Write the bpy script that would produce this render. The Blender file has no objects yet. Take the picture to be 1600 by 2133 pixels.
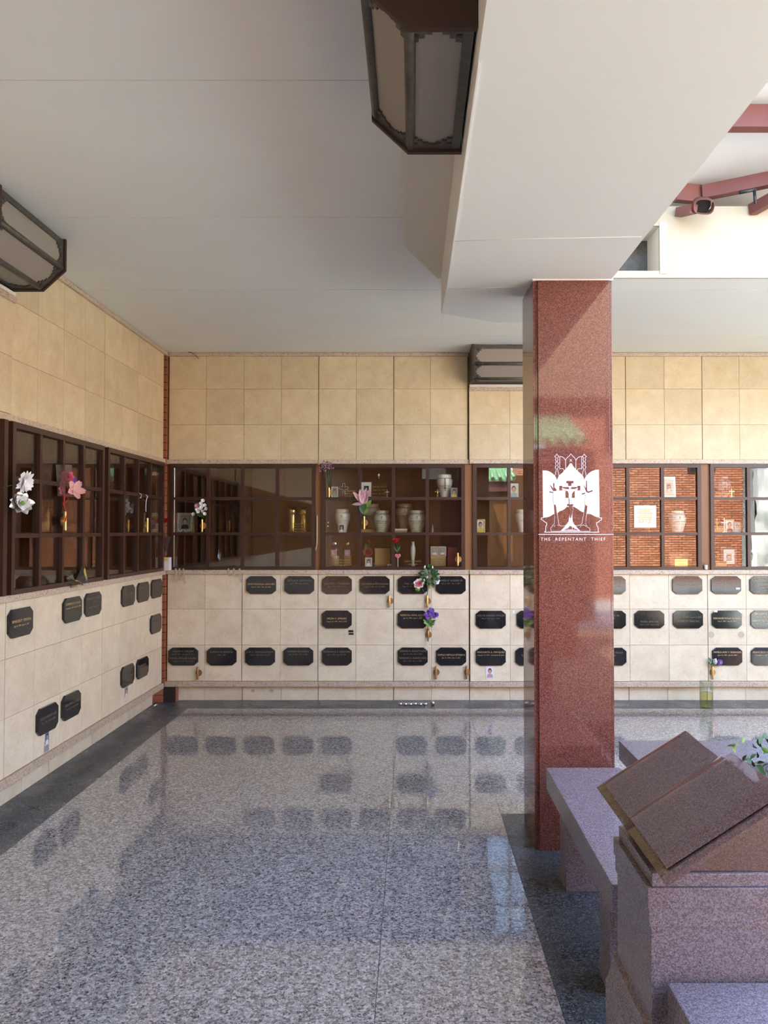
import bpy, bmesh, math, random
from mathutils import Vector, Matrix, noise

random.seed(7)
SC = bpy.context.scene
COL = SC.collection
PI = math.pi

# ------------------------------------------------------------------ camera
F_PX = 1620.0; CX = 860.0; CY = 1066.5
PITCH = math.radians(1.36)
CAM_Z = 1.53
cd = bpy.data.cameras.new('camera'); cam = bpy.data.objects.new('camera', cd); COL.objects.link(cam)
cam.location = (0, 0, CAM_Z); cam.rotation_euler = (PI/2 + PITCH, 0, 0)
cd.sensor_fit = 'HORIZONTAL'; cd.sensor_width = 36.0; cd.lens = 36.0*F_PX/1600.0
cd.shift_x = -(CX-800.0)/1600.0
cd.clip_start = 0.05; cd.clip_end = 200
SC.camera = cam

# ------------------------------------------------------------------ sky, sun, exposure
wd = bpy.data.worlds.new('sky'); SC.world = wd; wd.use_nodes = True
nt = wd.node_tree; nt.nodes.clear()
sky = nt.nodes.new('ShaderNodeTexSky'); sky.sky_type = 'NISHITA'; sky.sun_disc = False
sky.sun_elevation = math.radians(58); sky.sun_rotation = math.radians(-35); sky.air_density = 1.0; sky.dust_density = 2.0
bg = nt.nodes.new('ShaderNodeBackground'); bg.inputs[1].default_value = 1.05
wo = nt.nodes.new('ShaderNodeOutputWorld')
nt.links.new(sky.outputs[0], bg.inputs[0]); nt.links.new(bg.outputs[0], wo.inputs[0])
sl = bpy.data.lights.new('sun', 'SUN'); so = bpy.data.objects.new('sun', sl); COL.objects.link(so)
sl.energy = 10.0; sl.angle = math.radians(0.6); sl.color = (1.0, 0.98, 0.92)
so.rotation_euler = Vector((-0.32, 0.45, 0.90)).to_track_quat('Z', 'Y').to_euler()   # the light comes from this direction
SC.view_settings.view_transform = 'Standard'; SC.view_settings.look = 'None'
SC.view_settings.gamma = 1.0; SC.view_settings.use_curve_mapping = False
SC.view_settings.exposure = 1.58
SC.cycles.max_bounces = 9; SC.cycles.diffuse_bounces = 5; SC.cycles.glossy_bounces = 5
SC.cycles.transparent_max_bounces = 16; SC.cycles.transmission_bounces = 6
SC.cycles.caustics_reflective = False; SC.cycles.caustics_refractive = False
SC.cycles.sample_clamp_indirect = 6.0; SC.cycles.use_denoising = True

# ------------------------------------------------------------------ room measures (metres)
YB = 7.017          # face of the back wall
XL = -2.23          # face of the left wall
ZC = 3.141          # ceiling
S = YB/F_PX         # metres per pixel on the back wall

def ray(px, py):
    xc = (px-CX)/F_PX; yc = -(py-CY)/F_PX
    c, s = math.cos(PITCH), math.sin(PITCH)
    return Vector((xc, c - yc*s, s + yc*c))
def onY(px, py, Y=YB):
    d = ray(px, py); t = Y/d.y
    return Vector((d.x*t, Y, CAM_Z + d.z*t))
def onX(px, py, X=XL):
    d = ray(px, py); t = X/d.x
    return Vector((X, d.y*t, CAM_Z + d.z*t))
def bx(px): return onY(px, 1105).x
def bz(py): return onY(860, py).z

# ------------------------------------------------------------------ materials
def newmat(name):
    m = bpy.data.materials.new(name); m.use_nodes = True
    n = m.node_tree; b = n.nodes['Principled BSDF']
    return m, n, b
def plain(name, col, rough=.5, metal=0., spec=.5, var=0.0, vscale=30, bump=0.0, sheen=0, coat=0, alpha=None, trans=0):
    m, n, b = newmat(name)
    b.inputs['Base Color'].default_value = (*col, 1)
    b.inputs['Roughness'].default_value = rough; b.inputs['Metallic'].default_value = metal
    b.inputs['Specular IOR Level'].default_value = spec
    b.inputs['Transmission Weight'].default_value = trans
    b.inputs['Coat Weight'].default_value = coat
    if var or bump:
        tc = n.nodes.new('ShaderNodeTexCoord'); ns = n.nodes.new('ShaderNodeTexNoise')
        ns.inputs['Scale'].default_value = vscale; ns.inputs['Detail'].default_value = 5
        n.links.new(tc.outputs['Object'], ns.inputs['Vector'])
        if var:
            mx = n.nodes.new('ShaderNodeMix'); mx.data_type = 'RGBA'
            mx.inputs[6].default_value = (*[c*(1-var) for c in col], 1)
            mx.inputs[7].default_value = (*[min(1, c*(1+var)) for c in col], 1)
            n.links.new(ns.outputs['Fac'], mx.inputs[0]); n.links.new(mx.outputs[2], b.inputs['Base Color'])
        if bump:
            bp = n.nodes.new('ShaderNodeBump'); bp.inputs['Strength'].default_value = bump; bp.inputs['Distance'].default_value = .004
            n.links.new(ns.outputs['Fac'], bp.inputs['Height']); n.links.new(bp.outputs[0], b.inputs['Normal'])
    return m
def coords(n, rand=True):
    """object coordinates shifted by a random offset for each piece, so that no two slabs carry the same grain"""
    tc = n.nodes.new('ShaderNodeTexCoord')
    if not rand: return tc.outputs['Object']
    oi = n.nodes.new('ShaderNodeObjectInfo'); vm = n.nodes.new('ShaderNodeVectorMath'); vm.operation = 'MULTIPLY_ADD'
    cb = n.nodes.new('ShaderNodeCombineXYZ')
    for i in range(3): n.links.new(oi.outputs['Random'], cb.inputs[i])
    vm.inputs[1].default_value = (37, 53, 71)
    n.links.new(cb.outputs[0], vm.inputs[0]); n.links.new(tc.outputs['Object'], vm.inputs[2])
    return vm.outputs[0]
def granite(name, stops, scale=110, rough=.12, big=.12, bump=0.0, spec=.5, stain=0.0):
    m, n, b = newmat(name); v = coords(n)
    vo = n.nodes.new('ShaderNodeTexVoronoi'); vo.inputs['Scale'].default_value = scale
    v2 = n.nodes.new('ShaderNodeTexVoronoi'); v2.inputs['Scale'].default_value = scale*2.3
    n.links.new(v, vo.inputs['Vector']); n.links.new(v, v2.inputs['Vector'])
    s1 = n.nodes.new('ShaderNodeSeparateColor'); s2 = n.nodes.new('ShaderNodeSeparateColor')
    n.links.new(vo.outputs['Color'], s1.inputs[0]); n.links.new(v2.outputs['Color'], s2.inputs[0])
    ma = n.nodes.new('ShaderNodeMath'); ma.operation = 'MULTIPLY_ADD'; ma.inputs[1].default_value = .55
    mb_ = n.nodes.new('ShaderNodeMath'); mb_.operation = 'MULTIPLY'; mb_.inputs[1].default_value = .45
    n.links.new(s2.outputs[1], mb_.inputs[0]); n.links.new(s1.outputs[0], ma.inputs[0]); n.links.new(mb_.outputs[0], ma.inputs[2])
    cr = n.nodes.new('ShaderNodeValToRGB'); e = cr.color_ramp.elements
    e[0].position = stops[0][0]; e[0].color = (*stops[0][1], 1); e[1].position = stops[-1][0]; e[1].color = (*stops[-1][1], 1)
    for p, c in stops[1:-1]:
        x = e.new(p); x.color = (*c, 1)
    n.links.new(ma.outputs[0], cr.inputs[0])
    ns = n.nodes.new('ShaderNodeTexNoise'); ns.inputs['Scale'].default_value = 2.2; ns.inputs['Detail'].default_value = 3
    n.links.new(v, ns.inputs['Vector'])
    mr = n.nodes.new('ShaderNodeMapRange'); mr.inputs['To Min'].default_value = 1-big; mr.inputs['To Max'].default_value = 1+big
    n.links.new(ns.outputs['Fac'], mr.inputs['Value'])
    mx = n.nodes.new('ShaderNodeMix'); mx.data_type = 'RGBA'; mx.blend_type = 'MULTIPLY'; mx.inputs[0].default_value = 1
    n.links.new(cr.outputs[0], mx.inputs[6]); n.links.new(mr.outputs[0], mx.inputs[7])
    n.links.new(mx.outputs[2], b.inputs['Base Color'])
    b.inputs['Roughness'].default_value = rough; b.inputs['Specular IOR Level'].default_value = spec
    if stain:
        n2 = n.nodes.new('ShaderNodeTexNoise'); n2.inputs['Scale'].default_value = 5; n2.inputs['Detail'].default_value = 8
        n.links.new(v, n2.inputs['Vector'])
        r2 = n.nodes.new('ShaderNodeMapRange'); r2.inputs['From Min'].default_value = .4; r2.inputs['From Max'].default_value = .62
        r2.inputs['To Min'].default_value = rough; r2.inputs['To Max'].default_value = rough+stain
        n.links.new(n2.outputs['Fac'], r2.inputs['Value']); n.links.new(r2.outputs[0], b.inputs['Roughness'])
    return m
def limestone(name, ca, cb, cv, rough=.4):
    m, n, b = newmat(name); v = coords(n)
    ns = n.nodes.new('ShaderNodeTexNoise'); ns.inputs['Scale'].default_value = 7; ns.inputs['Detail'].default_value = 8; ns.inputs['Roughness'].default_value = .62
    n.links.new(v, ns.inputs['Vector'])
    mr = n.nodes.new('ShaderNodeMapRange'); mr.inputs['From Min'].default_value = .32; mr.inputs['From Max'].default_value = .68
    n.links.new(ns.outputs['Fac'], mr.inputs['Value'])
    mx = n.nodes.new('ShaderNodeMix'); mx.data_type = 'RGBA'; mx.inputs[6].default_value = (*ca, 1); mx.inputs[7].default_value = (*cb, 1)
    n.links.new(mr.outputs[0], mx.inputs[0])
    # fossil flecks, pale
    vo = n.nodes.new('ShaderNodeTexVoronoi'); vo.inputs['Scale'].default_value = 42; n.links.new(v, vo.inputs['Vector'])
    r1 = n.nodes.new('ShaderNodeMapRange'); r1.inputs['From Min'].default_value = .10; r1.inputs['From Max'].default_value = .22
    r1.inputs['To Min'].default_value = .45; r1.inputs['To Max'].default_value = 0
    n.links.new(vo.outputs['Distance'], r1.inputs['Value'])
    m2 = n.nodes.new('ShaderNodeMix'); m2.data_type = 'RGBA'; m2.inputs[7].default_value = (*[min(1, c*1.22) for c in cb], 1)
    n.links.new(r1.outputs[0], m2.inputs[0]); n.links.new(mx.outputs[2], m2.inputs[6])
    # thin brown veins
    n3 = n.nodes.new('ShaderNodeTexNoise'); n3.inputs['Scale'].default_value = 10; n3.inputs['Detail'].default_value = 6; n3.inputs['Distortion'].default_value = 1.2
    n.links.new(v, n3.inputs['Vector'])
    s3 = n.nodes.new('ShaderNodeMath'); s3.operation = 'SUBTRACT'; s3.inputs[1].default_value = .5
    a3 = n.nodes.new('ShaderNodeMath'); a3.operation = 'ABSOLUTE'
    n.links.new(n3.outputs['Fac'], s3.inputs[0]); n.links.new(s3.outputs[0], a3.inputs[0])
    r3 = n.nodes.new('ShaderNodeMapRange'); r3.inputs['From Min'].default_value = 0; r3.inputs['From Max'].default_value = .018
    r3.inputs['To Min'].default_value = .22; r3.inputs['To Max'].default_value = 0
    n.links.new(a3.outputs[0], r3.inputs['Value'])
    m3 = n.nodes.new('ShaderNodeMix'); m3.data_type = 'RGBA'; m3.inputs[7].default_value = (*cv, 1)
    n.links.new(r3.outputs[0], m3.inputs[0]); n.links.new(m2.outputs[2], m3.inputs[6])
    oi = n.nodes.new('ShaderNodeObjectInfo'); mo = n.nodes.new('ShaderNodeMapRange')
    mo.inputs['To Min'].default_value = .93; mo.inputs['To Max'].default_value = 1.05
    n.links.new(oi.outputs['Random'], mo.inputs['Value'])
    m4 = n.nodes.new('ShaderNodeMix'); m4.data_type = 'RGBA'; m4.blend_type = 'MULTIPLY'; m4.inputs[0].default_value = 1
    n.links.new(m3.outputs[2], m4.inputs[6]); n.links.new(mo.outputs[0], m4.inputs[7])
    n.links.new(m4.outputs[2], b.inputs['Base Color'])
    b.inputs['Roughness'].default_value = rough; b.inputs['Specular IOR Level'].default_value = .35
    return m
def wood(name, ca, cb, rough=.35, axis='Z'):
    m, n, b = newmat(name); v = coords(n)
    mp = n.nodes.new('ShaderNodeMapping'); mp.inputs['Scale'].default_value = (40, 40, 1.5) if axis == 'Z' else (1.5, 40, 40)
    n.links.new(v, mp.inputs['Vector'])
    ns = n.nodes.new('ShaderNodeTexNoise'); ns.inputs['Scale'].default_value = 1; ns.inputs['Detail'].default_value = 6
    n.links.new(mp.outputs[0], ns.inputs['Vector'])
    mx = n.nodes.new('ShaderNodeMix'); mx.data_type = 'RGBA'; mx.inputs[6].default_value = (*ca, 1); mx.inputs[7].default_value = (*cb, 1)
    n.links.new(ns.outputs['Fac'], mx.inputs[0]); n.links.new(mx.outputs[2], b.inputs['Base Color'])
    b.inputs['Roughness'].default_value = rough
    return m
def paneglass(name, tint=(.93, .95, .92), ior=1.5, rough=0.0):
    m = bpy.data.materials.new(name); m.use_nodes = True; n = m.node_tree; n.nodes.clear()
    o = n.nodes.new('ShaderNodeOutputMaterial'); mx = n.nodes.new('ShaderNodeMixShader')
    tr = n.nodes.new('ShaderNodeBsdfTransparent'); tr.inputs[0].default_value = (*tint, 1)
    gl = n.nodes.new('ShaderNodeBsdfGlossy'); gl.inputs['Roughness'].default_value = rough
    lw = n.nodes.new('ShaderNodeLayerWeight'); lw.inputs[0].default_value = .5; f0 = ((ior-1)/(ior+1))**2
    pw = n.nodes.new('ShaderNodeMath'); pw.operation = 'POWER'; pw.inputs[1].default_value = 5; n.links.new(lw.outputs['Facing'], pw.inputs[0])
    ad = n.nodes.new('ShaderNodeMath'); ad.operation = 'MULTIPLY_ADD'; ad.inputs[1].default_value = 1-f0; ad.inputs[2].default_value = f0; n.links.new(pw.outputs[0], ad.inputs[0])
    n.links.new(ad.outputs[0], mx.inputs[0]); n.links.new(tr.outputs[0], mx.inputs[1]); n.links.new(gl.outputs[0], mx.inputs[2])
    n.links.new(mx.outputs[0], o.inputs[0])
    return m
def brickmat(name, c1, c2, cm, bw=.23, bh=.075, vertical_axis='XZ'):
    m, n, b = newmat(name)
    tc = n.nodes.new('ShaderNodeTexCoord'); sp = n.nodes.new('ShaderNodeSeparateXYZ'); cb = n.nodes.new('ShaderNodeCombineXYZ')
    n.links.new(tc.outputs['Object'], sp.inputs[0])
    n.links.new(sp.outputs[0 if vertical_axis == 'XZ' else 1], cb.inputs[0]); n.links.new(sp.outputs[2], cb.inputs[1])
    br = n.nodes.new('ShaderNodeTexBrick'); br.inputs['Scale'].default_value = 1
    br.inputs['Brick Width'].default_value = bw; br.inputs['Row Height'].default_value = bh; br.inputs['Mortar Size'].default_value = .010
    br.inputs['Color1'].default_value = (*c1, 1); br.inputs['Color2'].default_value = (*c2, 1); br.inputs['Mortar'].default_value = (*cm, 1)
    n.links.new(cb.outputs[0], br.inputs['Vector']); n.links.new(br.outputs['Color'], b.inputs['Base Color'])
    b.inputs['Roughness'].default_value = .85
    return m

M = {}
M['lime_up'] = limestone('limestone_upper', (.61, .50, .305), (.71, .61, .40), (.45, .29, .13))
M['lime_lo'] = limestone('limestone_lower', (.69, .60, .42), (.81, .73, .545), (.42, .29, .17))
M['joint'] = plain('dark_joint', (.27, .19, .11), .9)
M['ledge'] = granite('ledge_granite', [(.1, (.20, .14, .10)), (.3, (.50, .40, .29)), (.8, (.62, .52, .40))], 120, .3)
M['floor_l'] = granite('floor_light_granite', [(.10, (.05, .045, .044)), (.36, (.225, .21, .205)), (.6, (.33, .315, .31)), (.88, (.54, .53, .53))], 105, .045, .08, spec=.85)
M['floor_d'] = granite('floor_dark_granite', [(.1, (.02, .023, .027)), (.55, (.065, .073, .082)), (.9, (.22, .24, .26))], 170, .24, .2, stain=.15, spec=.35)
M['red'] = granite('red_granite', [(.1, (.06, .018, .012)), (.45, (.165, .055, .040)), (.8, (.245, .092, .068)), (.95, (.34, .18, .14))], 290, .05, .06, spec=.6)
M['mauve'] = granite('mauve_granite', [(.1, (.075, .058, .064)), (.45, (.16, .136, .155)), (.9, (.275, .245, .28))], 300, .2, .08, spec=.6)
M['bookg'] = granite('book_granite', [(.1, (.045, .027, .025)), (.45, (.100, .060, .054)), (.9, (.17, .11, .098))], 420, .04, .08, spec=.85)
M['plaster'] = plain('white_plaster', (.79, .81, .79), .75, var=.04, vscale=3, bump=.15)
M['plaster_b'] = plain('beam_plaster', (.77, .79, .76), .7, var=.03, vscale=2.5, bump=.12)
M['plaster_c'] = plain('cream_plaster', (.46, .41, .30), .8, var=.09, vscale=4, bump=.3)
M['plaster_t'] = plain('tan_plaster', (.72, .67, .57), .75, var=.03, vscale=4, bump=.1)
M['brick_c'] = plain('corner_brick', (.33, .11, .05), .8, var=.3, vscale=60, bump=.4)
M['mortar'] = plain('mortar', (.03, .02, .015), .95)
M['woodi'] = wood('cabinet_wood', (.065, .023, .008), (.15, .055, .017), .3)
M['woodp'] = wood('pilaster_wood', (.20, .085, .025), (.30, .135, .045), .4)
M['frame'] = plain('brown_frame', (.050, .022, .014), .32, var=.15, vscale=20)
M['glass'] = paneglass('cabinet_glass', (.93, .95, .92), 1.75)
M['clear'] = paneglass('clear_glass', (.93, .96, .93), 1.45)
M['plaque'] = granite('black_granite', [(.1, (.006, .007, .008)), (.9, (.022, .024, .026))], 300, .07, .05, spec=.55)
M['gold'] = plain('gold_letters', (.62, .45, .20), .45, .3)
M['goldf'] = plain('faded_letters', (.20, .155, .10), .6)
M['brass'] = plain('brass', (.78, .55, .22), .22, 1.0)
M['copper'] = plain('dull_brass', (.42, .26, .12), .42, .9, var=.2)
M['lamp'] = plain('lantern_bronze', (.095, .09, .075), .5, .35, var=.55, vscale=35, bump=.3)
M['lamp_d'] = plain('lantern_brown', (.050, .026, .018), .55, .1)
M['lampg'] = plain('lantern_panel', (.30, .275, .235), .45, var=.04, vscale=60)
M['steel'] = plain('red_steel', (.17, .055, .045), .5, .1, var=.2, vscale=9)
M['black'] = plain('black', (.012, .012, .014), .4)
M['white'] = plain('white', (.80, .80, .79), .4)
M['deck'] = plain('deck_plaster', (.56, .56, .55), .8, var=.1, vscale=3, bump=.2)
M['paper'] = plain('paper', (.75, .72, .66), .8)
M['etch'] = plain('etched_white', (.74, .74, .80), .55, var=.03, vscale=50)
M['silver'] = plain('silver', (.72, .70, .66), .25, .9, var=.15, vscale=80)
M['urn_w'] = plain('white_porcelain', (.85, .80, .70), .15, coat=.5)
M['urn_m'] = granite('pale_marble', [(.1, (.48, .44, .34)), (.5, (.68, .63, .51)), (.9, (.78, .74, .62))], 160, .15)
M['urn_t'] = granite('tan_marble', [(.1, (.36, .29, .19)), (.5, (.53, .45, .32)), (.9, (.62, .54, .41))], 160, .15)
M['urn_g'] = plain('grey_urn', (.16, .16, .17), .15, coat=.4)
M['green'] = plain('leaf_green', (.035, .10, .02), .45, var=.3, vscale=50)
M['green_l'] = plain('leaf_light', (.16, .30, .05), .45, var=.2, vscale=50)
M['stem'] = plain('stem_green', (.06, .12, .03), .5)
M['pink'] = plain('pink_petal', (.72, .40, .38), .6)
M['pinkd'] = plain('deep_pink_petal', (.62, .10, .16), .6)
M['mauvep'] = plain('mauve_petal', (.52, .30, .42), .6, var=.3, vscale=200)
M['violet'] = plain('violet_petal', (.20, .09, .42), .6)
M['redp'] = plain('red_petal', (.60, .012, .01), .5)
M['maroon'] = plain('maroon', (.22, .02, .02), .5)
M['yellow'] = plain('yellow', (.72, .55, .10), .5)
M['box'] = plain('box_tan', (.46, .28, .11), .5, var=.06)
M['skin'] = plain('print_skin', (.55, .33, .22), .6)
M['hair'] = plain('print_hair', (.03, .022, .02), .6)
M['blue'] = plain('print_blue', (.12, .18, .36), .5)
M['teal'] = plain('print_teal', (.25, .45, .45), .5)
M['grey'] = plain('print_grey', (.30, .30, .28), .5)
M['liquid'] = paneglass('yellow_water', (.90, .86, .60), 1.12)
M['plastic'] = paneglass('thin_plastic', (.62, .62, .58), 4.0, .25)
M['tape'] = plain('old_tape', (.50, .42, .30), .6)
M['soil'] = plain('soil', (.05, .035, .02), .95, var=.4)
M['pave'] = plain('courtyard_paving', (.50, .55, .50), .85, var=.15, vscale=2)
M['roof'] = plain('green_glaze', (.22, .42, .22), .2, var=.2, vscale=12, coat=.5)
M['stone'] = plain('carved_stone', (.66, .66, .60), .8, var=.25, vscale=6, bump=.6)
M['brick1'] = brickmat('red_brick_wall', (.68, .27, .13), (.42, .14, .06), (.07, .035, .025))
M['brick2'] = brickmat('red_brick_side', (.68, .27, .13), (.42, .14, .06), (.07, .035, .025), vertical_axis='YZ')
M['conc'] = plain('concrete', (.52, .47, .40), .8, var=.1, vscale=3)

# ------------------------------------------------------------------ mesh builder
class MB:
    def __init__(s): s.v = []; s.f = []; s.sm = []
    def add(s, vs, fs, smooth=False):
        k = len(s.v); s.v += [tuple(v) for v in vs]; s.f += [tuple(i+k for i in f) for f in fs]; s.sm += [smooth]*len(fs); return s
    def box(s, x0, x1, y0, y1, z0, z1):
        vs = [(x, y, z) for x in (x0, x1) for y in (y0, y1) for z in (z0, z1)]
        return s.add(vs, [(0, 1, 3, 2), (4, 6, 7, 5), (0, 4, 5, 1), (2, 3, 7, 6), (0, 2, 6, 4), (1, 5, 7, 3)])
    def prism(s, pts, fn, t0, t1):
        """pts: outline (2-D); fn(p, t) -> 3-D; closed prism between t0 and t1"""
        n = len(pts); vs = [fn(p, t0) for p in pts] + [fn(p, t1) for p in pts]
        return s.add(vs, [tuple(range(n)), tuple(reversed(range(n, 2*n)))] + [(i, i+n, (i+1) % n + n, (i+1) % n) for i in range(n)])
    def tube(s, pts, r, n=6, cap=True):
        pts = [Vector(p) for p in pts]; m = len(pts); rs = r if isinstance(r, (list, tuple)) else [r]*m
        vs = []; prev = None
        for i, p in enumerate(pts):
            d = (pts[min(i+1, m-1)] - pts[max(i-1, 0)]).normalized()
            up = Vector((0, 0, 1)) if abs(d.z) < .9 else Vector((1, 0, 0))
            if prev is not None and (prev - d*prev.dot(d)).length > .1: a = (prev - d*prev.dot(d)).normalized()
            else: a = d.cross(up).normalized()
            prev = a; b = d.cross(a)
            vs += [p + (a*math.cos(2*PI*k/n) + b*math.sin(2*PI*k/n))*rs[i] for k in range(n)]
        fs = [(i*n+k, i*n+(k+1) % n, (i+1)*n+(k+1) % n, (i+1)*n+k) for i in range(m-1) for k in range(n)]
        s.add(vs, fs, True)
        if cap: s.f += [tuple(range(len(s.v)-m*n, len(s.v)-m*n+n))[::-1], tuple(range(len(s.v)-n, len(s.v)))]; s.sm += [False]*2
        return s
    def lathe(s, prof, cx=0, cy=0, cz=0, n=20):
        vs = []; m = len(prof)
        for r, z in prof: vs += [(cx+r*math.cos(2*PI*k/n), cy+r*math.sin(2*PI*k/n), cz+z) for k in range(n)]
        fs = [(i*n+k, i*n+(k+1) % n, (i+1)*n+(k+1) % n, (i+1)*n+k) for i in range(m-1) for k in range(n)]
        k0 = len(s.v); s.add(vs, fs, True)
        s.f += [tuple(k0+k for k in reversed(range(n))), tuple(k0+(m-1)*n+k for k in range(n))]; s.sm += [False]*2
        return s
    def disc_y(s, cx, cy, cz, r, t, n=16):
        vs = [(cx+r*math.cos(2*PI*k/n), cy+j, cz+r*math.sin(2*PI*k/n)) for j in (0, t) for k in range(n)]
        return s.add(vs, [tuple(range(n)), tuple(reversed(range(n, 2*n)))] + [(k, k+n, (k+1) % n+n, (k+1) % n) for k in range(n)])
    def ball(s, c, r, n=8, sq=(1, 1, 1)):
        vs = []; m = max(4, n//2+1)
        for i in range(m+1):
            t = PI*i/m
            vs += [(c[0]+r*sq[0]*math.sin(t)*math.cos(2*PI*k/n), c[1]+r*sq[1]*math.sin(t)*math.sin(2*PI*k/n), c[2]+r*sq[2]*math.cos(t)) for k in range(n)]
        return s.add(vs, [(i*n+k, (i+1)*n+k, (i+1)*n+(k+1) % n, i*n+(k+1) % n) for i in range(m) for k in range(n)], True)
    def leaf(s, p, d, nrm, l, w, bend=.25, fold=.12):
        """a pointed blade of two by three quads, with a keel and a bend"""
        p = Vector(p); d = Vector(d).normalized(); nrm = Vector(nrm); nrm = (nrm - d*nrm.dot(d)).normalized(); sd = d.cross(nrm)
        rows = [(0, .08), (.3, .9), (.62, .95), (.87, .5), (1, .02)]; vs = []
        for t, ww in rows:
            c = p + d*l*t + nrm*(-bend*l*t*t)
            vs += [c - sd*w*.5*ww + nrm*fold*w*ww, c, c + sd*w*.5*ww + nrm*fold*w*ww]
        fs = [(i*3+j, i*3+j+1, i*3+j+4, i*3+j+3) for i in range(4) for j in range(2)]
        return s.add(vs, fs, True)
    def bloom(s, c, face, r, n=8, rings=1, cup=.3, wid=.8, l0=1.0, jit=.1, rr=random):
        c = Vector(c); f = Vector(face).normalized(); a = f.cross(Vector((.3, .2, 1))).normalized(); b = f.cross(a)
        for k in range(rings):
            rad = r*(l0 - .27*k); cp = cup + .32*k
            for i in range(n - k):
                t = 2*PI*(i + .5*k)/(n-k) + rr.uniform(-jit, jit)
                o = a*math.cos(t) + b*math.sin(t); d = o*math.cos(cp) + f*math.sin(cp)
                s.leaf(c + f*.002*k + o*r*.06, d, f*math.cos(cp) - o*math.sin(cp), rad*rr.uniform(.9, 1.08), 2*PI*rad/(n-k)*wid, bend=-.15+.3*rr.random())
        return s
    def mesh(s, name, mat):
        me = bpy.data.meshes.new(name); me.from_pydata(s.v, [], s.f); me.validate()
        if len(me.polygons) == len(s.sm): me.polygons.foreach_set('use_smooth', s.sm)
        me.materials.append(mat); me.update(); return me
    def build(s, name, mat, parent=None, loc=None, bevel=0):
        me = s.mesh(name, M[mat] if isinstance(mat, str) else mat)
        if bevel:
            bm = bmesh.new(); bm.from_mesh(me)
            bmesh.ops.remove_doubles(bm, verts=bm.verts, dist=1e-6)
            bmesh.ops.bevel(bm, geom=[e for e in bm.edges if len(e.link_faces) == 2 and e.calc_face_angle(0) > .5], offset=bevel, segments=2, affect='EDGES', profile=.6)
            bm.to_mesh(me); bm.free()
        o = bpy.data.objects.new(name, me); COL.objects.link(o)
        if parent is not None: o.parent = parent
        if loc is not None: o.location = loc
        return o
def tag(o, label=None, cat=None, group=None, kind=None):
    if label: o['label'] = label
    if cat: o['category'] = cat
    if group: o['group'] = group
    if kind: o['kind'] = kind
    return o
def empty(name, loc=(0, 0, 0), rz=0):
    o = bpy.data.objects.new(name, None); COL.objects.link(o); o.location = loc; o.rotation_euler = (0, 0, rz); o.empty_display_size = .05
    return o
def thing(name, label, cat, loc=(0, 0, 0), rz=0, group=None): return tag(empty(name, loc, rz), label, cat, group)
def struct(name, label, cat, loc=(0, 0, 0)): return tag(empty(name, loc), label, cat, kind='structure')
def piece(name, me, parent, loc):
    o = bpy.data.objects.new(name, me); COL.objects.link(o); o.parent = parent; o.location = loc; return o
def copy_tree(o, parent=None):
    c = o.copy(); COL.objects.link(c); c.parent = parent
    for ch in list(o.children): copy_tree(ch, c)
    return c
# a place on a wall: local x runs along the wall to the right, local y into it, local z up
def wall_thing(name, label, cat, wall, px, py, off=0.0, group=None):
    if wall == 'back':
        p = onY(px, py, YB+off); return thing(name, label, cat, p, 0, group)
    p = onX(px, py, XL-off); return thing(name, label, cat, p, PI/2, group)

_txt = {}
def text_mesh(body, size, depth=.0006, spacing=1.0, shear=0, offset=0.0):
    key = (body, size, spacing, shear)
    if key in _txt: return _txt[key]
    cu = bpy.data.curves.new('lettering', 'FONT'); cu.body = body; cu.size = size; cu.align_x = 'CENTER'; cu.align_y = 'CENTER'
    cu.resolution_u = 2; cu.extrude = depth; cu.space_character = spacing; cu.shear = shear; cu.offset = offset
    o = bpy.data.objects.new('lettering', cu); COL.objects.link(o)
    bpy.context.view_layer.update()
    me = bpy.data.meshes.new_from_object(o.evaluated_get(bpy.context.evaluated_depsgraph_get()))
    bpy.data.objects.remove(o); bpy.data.curves.remove(cu)
    # stand the text up: x stays, y -> z
    for v in me.vertices: v.co = (v.co.x, -v.co.z, v.co.y)
    _txt[key] = me
    return me
def text(name, body, size, mat, parent, loc, maxw=None, **k):
    me = text_mesh(body, size, **k).copy(); me.materials.clear(); me.materials.append(M[mat])
    if maxw and me.vertices:
        w = max(v.co.x for v in me.vertices) - min(v.co.x for v in me.vertices)
        if w > maxw:
            for v in me.vertices: v.co.x *= maxw/w
    return piece(name, me, parent, loc)
# ================================================================== STRUCTURE
# floor: large polished slabs, a dark border along the walls and around the garden
floor = struct('floor', 'polished speckled granite floor of large slabs with a dark border', 'floor')
def slab(name, x0, x1, y0, y1, mat, g=.0007):
    return MB().box(-(x1-x0)/2+g, (x1-x0)/2-g, -(y1-y0)/2+g, (y1-y0)/2-g, -.03, 0).build(name, mat, floor, ((x0+x1)/2, (y0+y1)/2, 0), bevel=.0008)
XD, YD = .475, 4.24
for i, (x0, x1) in enumerate([(-1.94, -1.324), (-1.324, -.12), (-.12, XD)]):
    for (y0, y1) in [(-4.9, -1.2), (-1.2, 0.6), (.6, 1.86), (1.86, 2.46), (2.46, 3.08), (3.08, 4.24), (4.24, 5.47), (5.47, 6.72)]:
        slab('floor_slab', x0, x1, y0, y1, 'floor_l')
for (x0, x1) in [(XD, 1.08), (1.08, 2.28), (2.28, 3.48), (3.48, 5.0)]:
    for (y0, y1) in [(4.24, 5.47), (5.47, 6.72)]: slab('floor_slab', x0, x1, y0, y1, 'floor_l')
for y0, y1 in [(-4.9, -1.2), (-1.2, 1.2), (1.2, 2.9), (2.9, 4.7), (4.7, 6.72)]: slab('border_slab', -2.36, -1.94, y0, y1, 'floor_d', 0)
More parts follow.
